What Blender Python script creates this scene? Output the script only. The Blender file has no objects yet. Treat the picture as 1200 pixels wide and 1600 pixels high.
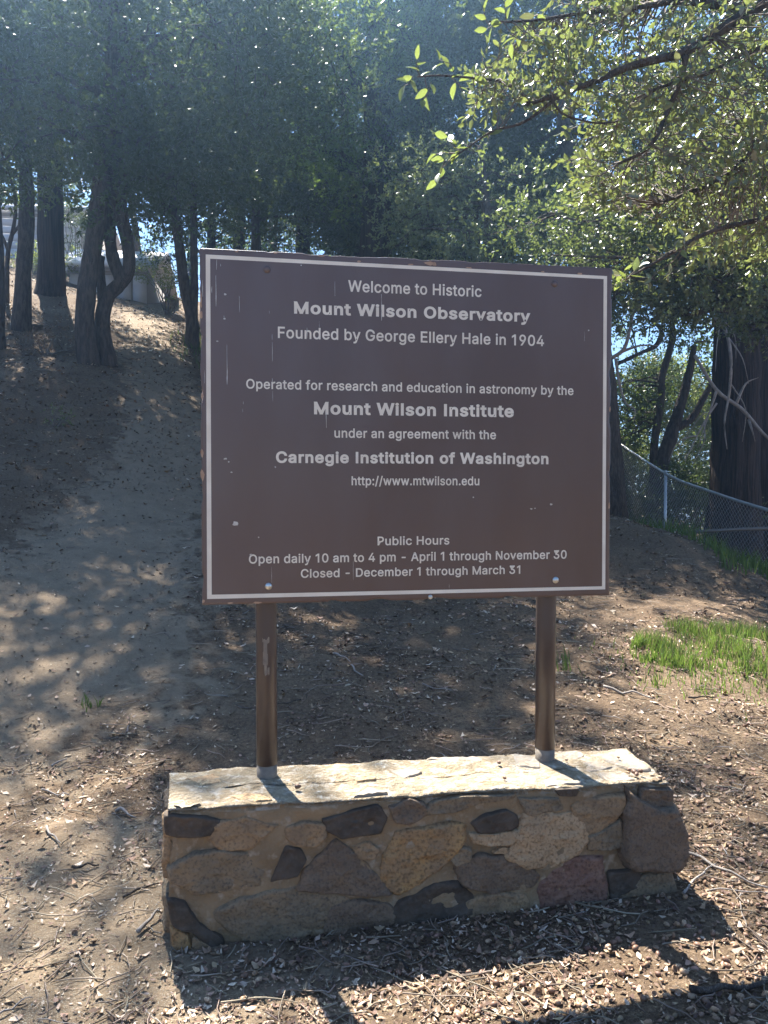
import bpy, math, random, json
import numpy as np
HAZE = 0.0042
from mathutils import Vector, Matrix

# ------------------------------------------------------------------ camera, world, sun, exposure
S = bpy.context.scene
COL = S.collection
PITCH = math.radians(-1.879)
F = 1202.0 / 1200.0                      # focal length in picture widths
CAMZ = 1.45
cd = bpy.data.cameras.new("camera"); cam = bpy.data.objects.new("camera", cd); COL.objects.link(cam)
cd.sensor_fit = 'VERTICAL'; cd.angle_y = 2 * math.atan(800 / 1202.0)
cd.clip_start = 0.05; cd.clip_end = 3000
cam.location = (0, 0, CAMZ); cam.rotation_euler = (math.pi / 2 + PITCH, 0, 0)
S.camera = cam
SUN_EL, SUN_AX, SUN_AY = math.radians(54), -0.43, 0.90      # the sun stands ahead and to the left
W = bpy.data.worlds.new("World"); S.world = W; W.use_nodes = True
wn = W.node_tree
sky = wn.nodes.new('ShaderNodeTexSky'); sky.sky_type = 'NISHITA'; sky.sun_disc = False
sky.sun_elevation = SUN_EL; sky.sun_rotation = math.atan2(SUN_AX, SUN_AY)
sky.altitude = 1700; sky.air_density = 1.0; sky.dust_density = 0.1; sky.ozone_density = 2.5
bg = wn.nodes['Background']; bg.inputs[1].default_value = 0.06
wn.links.new(sky.outputs[0], bg.inputs[0])
sd = bpy.data.lights.new("sun", 'SUN'); so = bpy.data.objects.new("sun", sd); COL.objects.link(so)
sd.energy = 5.0; sd.angle = math.radians(0.55); sd.color = (1.0, 0.94, 0.85)
_h = math.hypot(SUN_AX, SUN_AY)
sun_dir = Vector((SUN_AX / _h * math.cos(SUN_EL), SUN_AY / _h * math.cos(SUN_EL), math.sin(SUN_EL)))
so.rotation_euler = (-sun_dir).to_track_quat('-Z', 'Y').to_euler()
S.view_settings.view_transform = 'Standard'; S.view_settings.look = 'None'
S.view_settings.gamma = 1.0; S.view_settings.use_curve_mapping = False
S.view_settings.exposure = 2.45
S.render.engine = 'CYCLES'
S.cycles.use_denoising = True
S.cycles.max_bounces = 6; S.cycles.diffuse_bounces = 3; S.cycles.glossy_bounces = 2
S.cycles.transmission_bounces = 3; S.cycles.volume_bounces = 0; S.cycles.transparent_max_bounces = 4
S.cycles.sample_clamp_indirect = 4.0

rng = np.random.default_rng(11)
R = random.Random(5)

def ray(px, py):
    """direction of the view through a point of the 1200 x 1600 photograph (used to measure the place)"""
    cp, sp = math.cos(PITCH), math.sin(PITCH)
    a = (px - 600) / 1202.0; b = (800 - py) / 1202.0
    return Vector((a, cp - b * sp, sp + b * cp))
def P(px, py, d):
    r = ray(px, py); return Vector((0, 0, CAMZ)) + r * (d / r.y)
def hit(px, py, p0, n):
    r = ray(px, py); o = Vector((0, 0, CAMZ))
    return o + r * ((Vector(p0) - o).dot(n) / r.dot(n))

# ------------------------------------------------------------------ noise
def _hash(i, j, k, s):
    with np.errstate(over='ignore'):
        h = (i.astype(np.uint64) * np.uint64(73856093)) ^ (j.astype(np.uint64) * np.uint64(19349663)) ^ (k.astype(np.uint64) * np.uint64(83492791)) ^ np.uint64(s * 2654435761 % (1 << 40))
        h = (h ^ (h >> np.uint64(13))) * np.uint64(1274126177)
        h = (h ^ (h >> np.uint64(16))) * np.uint64(2246822519)
        h = h ^ (h >> np.uint64(15))
    return (h & np.uint64(0xffff)).astype(np.float64) / 65535.0
def vnoise(p, scale, seed=1):
    q = np.asarray(p, float) * scale + 1000.0
    if q.shape[1] == 2: q = np.concatenate([q, np.zeros((len(q), 1))], 1)
    f = np.floor(q); t = q - f; t = t * t * (3 - 2 * t); f = f.astype(np.int64); r = 0
    for a in (0, 1):
        for b in (0, 1):
            for c in (0, 1):
                w = (t[:, 0] if a else 1 - t[:, 0]) * (t[:, 1] if b else 1 - t[:, 1]) * (t[:, 2] if c else 1 - t[:, 2])
                r = r + w * _hash(f[:, 0] + a, f[:, 1] + b, f[:, 2] + c, seed)
    return r * 2 - 1
def fbm(p, scale, oct=4, seed=1):
    return sum(vnoise(p, scale * 2 ** i, seed + i) * 0.5 ** i for i in range(oct))

# ------------------------------------------------------------------ mesh helpers
class MB:
    """collects vertices and faces, builds one mesh"""
    def __init__(s): s.v = []; s.f = []; s.n = 0
    def add(s, v, f):
        v = np.asarray(v, float).reshape(-1, 3); f = np.asarray(f, np.int64)
        s.v.append(v); s.f.append(f + s.n); s.n += len(v)
    def mesh(s, name, mat, smooth=False):
        v = np.concatenate(s.v); me = bpy.data.meshes.new(name)
        me.vertices.add(len(v)); me.vertices.foreach_set('co', v.ravel())
        fs = [f for f in s.f if len(f)]
        loops = np.concatenate([f.ravel() for f in fs]); cnt = np.concatenate([np.full(len(f), f.shape[1]) for f in fs])
        st = np.concatenate([[0], np.cumsum(cnt)[:-1]])
        me.loops.add(len(loops)); me.loops.foreach_set('vertex_index', loops.astype(np.int32))
        me.polygons.add(len(cnt)); me.polygons.foreach_set('loop_start', st.astype(np.int32))
        me.polygons.foreach_set('loop_total', cnt.astype(np.int32))
        if smooth: me.polygons.foreach_set('use_smooth', np.ones(len(cnt), bool))
        me.update(calc_edges=True); me.materials.append(mat); return me
    def obj(s, name, mat, parent=None, smooth=False, **k):
        return link(name, s.mesh(name, mat, smooth), parent, **k)
def link(name, data, parent=None, label=None, cat=None, group=None, kind=None, loc=None, rot=None):
    o = bpy.data.objects.new(name, data); COL.objects.link(o)
    if parent is not None: o.parent = parent
    if loc is not None: o.location = loc
    if rot is not None: o.rotation_euler = rot
    if label: o['label'] = label
    if cat: o['category'] = cat
    if group: o['group'] = group
    if kind: o['kind'] = kind
    return o
def thing(name, label, cat, group=None, loc=(0, 0, 0)):
    o = link(name, None, None, label, cat, group, None, loc); o.empty_display_size = 0.1; return o
def box(mb, lo, hi):
    x0, y0, z0 = lo; x1, y1, z1 = hi
    mb.add([(x0, y0, z0), (x1, y0, z0), (x1, y1, z0), (x0, y1, z0), (x0, y0, z1), (x1, y0, z1), (x1, y1, z1), (x0, y1, z1)],
           [(0, 3, 2, 1), (4, 5, 6, 7), (0, 1, 5, 4), (1, 2, 6, 5), (2, 3, 7, 6), (3, 0, 4, 7)])
def smooth_path(pts, rad, per=4):
    """Catmull-Rom through the points"""
    p = np.array([tuple(a) for a in pts], float); r = np.array(rad, float)
    if len(p) < 3: return p, r
    q = np.concatenate([[2 * p[0] - p[1]], p, [2 * p[-1] - p[-2]]]); out = []; ro = []
    for i in range(len(p) - 1):
        a, b, c, d = q[i], q[i + 1], q[i + 2], q[i + 3]
        for k in range(per):
            t = k / per
            out.append(0.5 * (2 * b + (c - a) * t + (2 * a - 5 * b + 4 * c - d) * t * t + (3 * b - a - 3 * c + d) * t ** 3))
            ro.append(r[i] * (1 - t) + r[i + 1] * t)
    out.append(p[-1]); ro.append(r[-1]); return np.array(out), np.array(ro)
def tube(mb, pts, rad, n=6, cap=True, rough=0.0, seed=0, ridges=0):
    p = np.array([tuple(a) for a in pts], float); rad = np.asarray(rad, float)
    t = np.gradient(p, axis=0); t /= np.linalg.norm(t, axis=1)[:, None] + 1e-9
    ref = np.array([0, 0, 1.0]) if abs(t[0][2]) < 0.9 else np.array([1.0, 0, 0])
    u = ref - t * (t @ ref)[:, None]; u /= np.linalg.norm(u, axis=1)[:, None] + 1e-9; w = np.cross(t, u)
    a = np.linspace(0, 2 * math.pi, n, endpoint=False)
    rr = np.repeat(rad[:, None], n, 1)
    ring = p[:, None] + rr[..., None] * (np.cos(a)[None, :, None] * u[:, None] + np.sin(a)[None, :, None] * w[:, None])
    v = ring.reshape(-1, 3)
    if rough:
        q = v.copy()
        k = fbm(q * np.array([1, 1, 0.35]), 3.0 / max(rad[0], 0.05) ** 0.7, 3, seed + 3)
        if ridges:
            aa = np.tile(a, len(p)); tw = fbm(np.stack([np.cos(aa) * 1.3, np.sin(aa) * 1.3, v[:, 2] * 0.25], 1), 1.6, 2, seed)
            k = k * 0.6 + np.abs(np.sin(aa * ridges * 0.5 + tw * 2.2)) * 0.9 - 0.5
        cen = np.repeat(p, n, 0); d = v - cen; v = cen + d * (1 + rough * k)[:, None]
    i = np.arange(len(p) - 1)[:, None] * n; j = np.arange(n)[None]; jn = (j + 1) % n
    f = np.stack([i + j, i + jn, i + n + jn, i + n + j], -1).reshape(-1, 4)
    mb.add(v, f)
    if cap:
        mb.f.append(np.array([[mb.n - n + k for k in range(n)]])); mb.f.append(np.array([[mb.n - len(v) + k for k in reversed(range(n))]]))

# ------------------------------------------------------------------ materials
def mat(name, col, rough=0.8, col2=None, nscale=8, bump=0.0, bscale=40, spec=0.3, metal=0, island=0.0, detail=6, stretch=None, lo=0.35, hi=0.65, col3=None, n3=60, lo3=0.55, hi3=0.65, coat=0):
    m = bpy.data.materials.new(name); m.use_nodes = True; n = m.node_tree; b = n.nodes['Principled BSDF']
    b.inputs['Roughness'].default_value = rough; b.inputs['Metallic'].default_value = metal
    b.inputs['Specular IOR Level'].default_value = spec
    if coat: b.inputs['Coat Weight'].default_value = coat; b.inputs['Coat Roughness'].default_value = 0.12
    tc = n.nodes.new('ShaderNodeTexCoord'); vec = tc.outputs['Object']
    if stretch:
        mp = n.nodes.new('ShaderNodeMapping'); mp.inputs['Scale'].default_value = stretch; n.links.new(vec, mp.inputs[0]); vec = mp.outputs[0]
    def noise(sc, det=detail):
        x = n.nodes.new('ShaderNodeTexNoise'); x.inputs['Scale'].default_value = sc; x.inputs['Detail'].default_value = det
        n.links.new(vec, x.inputs['Vector']); return x.outputs['Fac']
    def ramp(src, a, b_):
        x = n.nodes.new('ShaderNodeMapRange'); x.inputs[1].default_value = a; x.inputs[2].default_value = b_; n.links.new(src, x.inputs[0]); return x.outputs[0]
    def mix(fac, a, b_):
        x = n.nodes.new('ShaderNodeMix'); x.data_type = 'RGBA'
        if isinstance(fac, float): x.inputs[0].default_value = fac
        else: n.links.new(fac, x.inputs[0])
        for k, c in ((6, a), (7, b_)):
            if isinstance(c, tuple): x.inputs[k].default_value = (*c, 1)
            else: n.links.new(c, x.inputs[k])
        return x.outputs[2]
    c = col
    if col2: c = mix(ramp(noise(nscale), lo, hi), col, col2)
    if col3: c = mix(ramp(noise(n3, 8), lo3, hi3), c, col3)
    if island:
        g = n.nodes.new('ShaderNodeNewGeometry'); hs = n.nodes.new('ShaderNodeHueSaturation')
        mr = n.nodes.new('ShaderNodeMapRange'); mr.inputs[3].default_value = 1 - island; mr.inputs[4].default_value = 1 + island
        n.links.new(g.outputs['Random Per Island'], mr.inputs[0]); n.links.new(mr.outputs[0], hs.inputs['Value'])
        m2 = n.nodes.new('ShaderNodeMath'); m2.operation = 'MULTIPLY'; m2.inputs[1].default_value = 7.31; n.links.new(g.outputs['Random Per Island'], m2.inputs[0])
        m3 = n.nodes.new('ShaderNodeMath'); m3.operation = 'FRACT'; n.links.new(m2.outputs[0], m3.inputs[0])
        mr2 = n.nodes.new('ShaderNodeMapRange'); mr2.inputs[3].default_value = 0.5 - island * 0.05; mr2.inputs[4].default_value = 0.5 + island * 0.05
        n.links.new(m3.outputs[0], mr2.inputs[0]); n.links.new(mr2.outputs[0], hs.inputs['Hue'])
        if isinstance(c, tuple): hs.inputs['Color'].default_value = (*c, 1)
        else: n.links.new(c, hs.inputs['Color'])
        c = hs.outputs[0]
    if isinstance(c, tuple): b.inputs['Base Color'].default_value = (*c, 1)
    else: n.links.new(c, b.inputs['Base Color'])
    if bump:
        bp = n.nodes.new('ShaderNodeBump'); bp.inputs['Strength'].default_value = 1.0; bp.inputs['Distance'].default_value = bump
        n.links.new(noise(bscale, 8), bp.inputs['Height']); n.links.new(bp.outputs[0], b.inputs['Normal'])
    return m
def leaf_mat(name, col, trans, tw=0.35, rough=0.4, island=0.35, spec=0.5, col2=None):
    m = mat(name, col, rough, col2, 0.6, island=island, spec=spec); n = m.node_tree; b = n.nodes['Principled BSDF']; out = n.nodes['Material Output']
    t = n.nodes.new('ShaderNodeBsdfTranslucent'); t.inputs[0].default_value = (*trans, 1)
    x = n.nodes.new('ShaderNodeMixShader'); x.inputs[0].default_value = tw
    n.links.new(b.outputs[0], x.inputs[1]); n.links.new(t.outputs[0], x.inputs[2]); n.links.new(x.outputs[0], out.inputs[0]); return m

# ------------------------------------------------------------------ terrain
ctrl = []
def c_px(px, py, d): p = P(px, py, d); ctrl.append((p.x, p.y, p.z))
for a in [(0,1000,5.3),(0,850,7),(0,700,9.5),(0,560,13),(0,430,20),(150,565,13),(200,480,20),(200,462,24),
          (300,1000,5.6),(300,850,7.8),(300,700,10.7),(300,600,14),(300,515,18.5),
          (600,1000,5.9),(600,940,6.8),(600,800,11),(600,660,18),(600,570,28),
          (955,1100,4.6),(955,950,6.9),(955,870,8.5),(955,806,10.5),(1040,828,9.6),(1100,880,8.2),(1200,962,6.9),(1100,1000,5.7),(1200,1060,5.1),(1200,1130,4.4)]: c_px(*a)
ctrl += [(-3,2.5,.02),(-1.6,3.9,0.0),(0,4,0.02),(-.65,2.38,0),(1,2.6,.05),(1.8,4,.06),(2.5,2.5,.0),(0,0,-.02),(-3,0,0),(3,0,-.08),(0,1.6,0),(-.5,2.9,0.0),(.9,3.1,.04),
         (4.3,12,.55),(5.3,12,.0),(5.5,11,-.35),(5.1,14,.2),(5.0,17,1.0),(4.7,22,2.4),(5.9,9,-.5),(6.6,6,-.75),(9,12,-1.6),(9,17,-1.0),(10,7,-2.4),(14,20,-3),
         (-6,5,1.3),(-10,10,3.6),(-16,16,6.2),(-12,24,8.6),(-16,30,9.4),(-8,30,8.8),(0,34,7.0),(8,34,2.5),(20,34,-4),(-25,45,10),(0,50,7),(20,50,-6),(40,40,-14),(40,10,-9),(40,-20,0),
         (-30,20,8),(-30,0,4),(-30,-30,-5),(0,-30,-4.5),(0,-10,-.6),(12,-10,.2),(20,-25,1.8),(-10,-5,-.3),(60,60,-18),(-60,60,11),(-60,0,4),(0,90,2),(-60,-60,-14),(60,-60,4),(0,-80,-18)]
ctrl = np.array(ctrl)
_d = np.sqrt(((ctrl[:, None, :2] - ctrl[None, :, :2]) ** 2).sum(2) + 1.0)
_n = len(ctrl); _A = np.zeros((_n + 3, _n + 3)); _A[:_n, :_n] = -_d + np.eye(_n) * 0.03
_A[:_n, _n] = 1; _A[:_n, _n + 1:] = ctrl[:, :2]; _A[_n:, :_n] = _A[:_n, _n:].T
_w = np.linalg.solve(_A, np.concatenate([ctrl[:, 2], [0, 0, 0]]))
def path_dist(x, y):
    pl = np.array([(-3.2, 3.6), (-2.4, 5.2), (-2.5, 6.6), (-2.75, 8.5), (-2.9, 10.7), (-3.9, 13.5), (-5.7, 18.5), (-7, 24)])
    d = np.full(x.shape, 99.0)
    for a, b in zip(pl[:-1], pl[1:]):
        ab = b - a; t = np.clip(((x - a[0]) * ab[0] + (y - a[1]) * ab[1]) / (ab @ ab), 0, 1)
        d = np.minimum(d, np.hypot(x - a[0] - t * ab[0], y - a[1] - t * ab[1]))
    return d
def ground(x, y, fine=True):
    x = np.asarray(x, float).ravel(); y = np.asarray(y, float).ravel()
    xc = np.clip(x, -90, 90); yc = np.clip(y, -90, 100)
    z = np.empty(len(x))
    for s in range(0, len(x), 20000):
        e = slice(s, s + 20000)
        r = np.sqrt((xc[e, None] - ctrl[None, :, 0]) ** 2 + (yc[e, None] - ctrl[None, :, 1]) ** 2 + 1.0)
        z[e] = -(r @ _w[:_n]) + _w[_n] + _w[_n + 1] * xc[e] + _w[_n + 2] * yc[e]
    p = np.stack([x, y], 1)
    up = np.clip((y - 3.5) / 4, 0.12, 1) 
    pth = np.clip(path_dist(x, y) / 0.9, 0.25, 1)
    z += (fbm(p, 0.9, 4, 7) * 0.075 - np.abs(vnoise(p, 1.7, 23)) * 0.05) * up * pth
    if fine: z += fbm(p, 7, 4, 17) * 0.013 * np.clip(y - 2.2, .35, 1) * np.maximum(pth, .5)
    return z
def gz(x, y): return float(ground([x], [y])[0])
def stick(o):
    """pushes a top-level object down to the ground"""
    o.location.z = gz(o.location.x, o.location.y); return o
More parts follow.
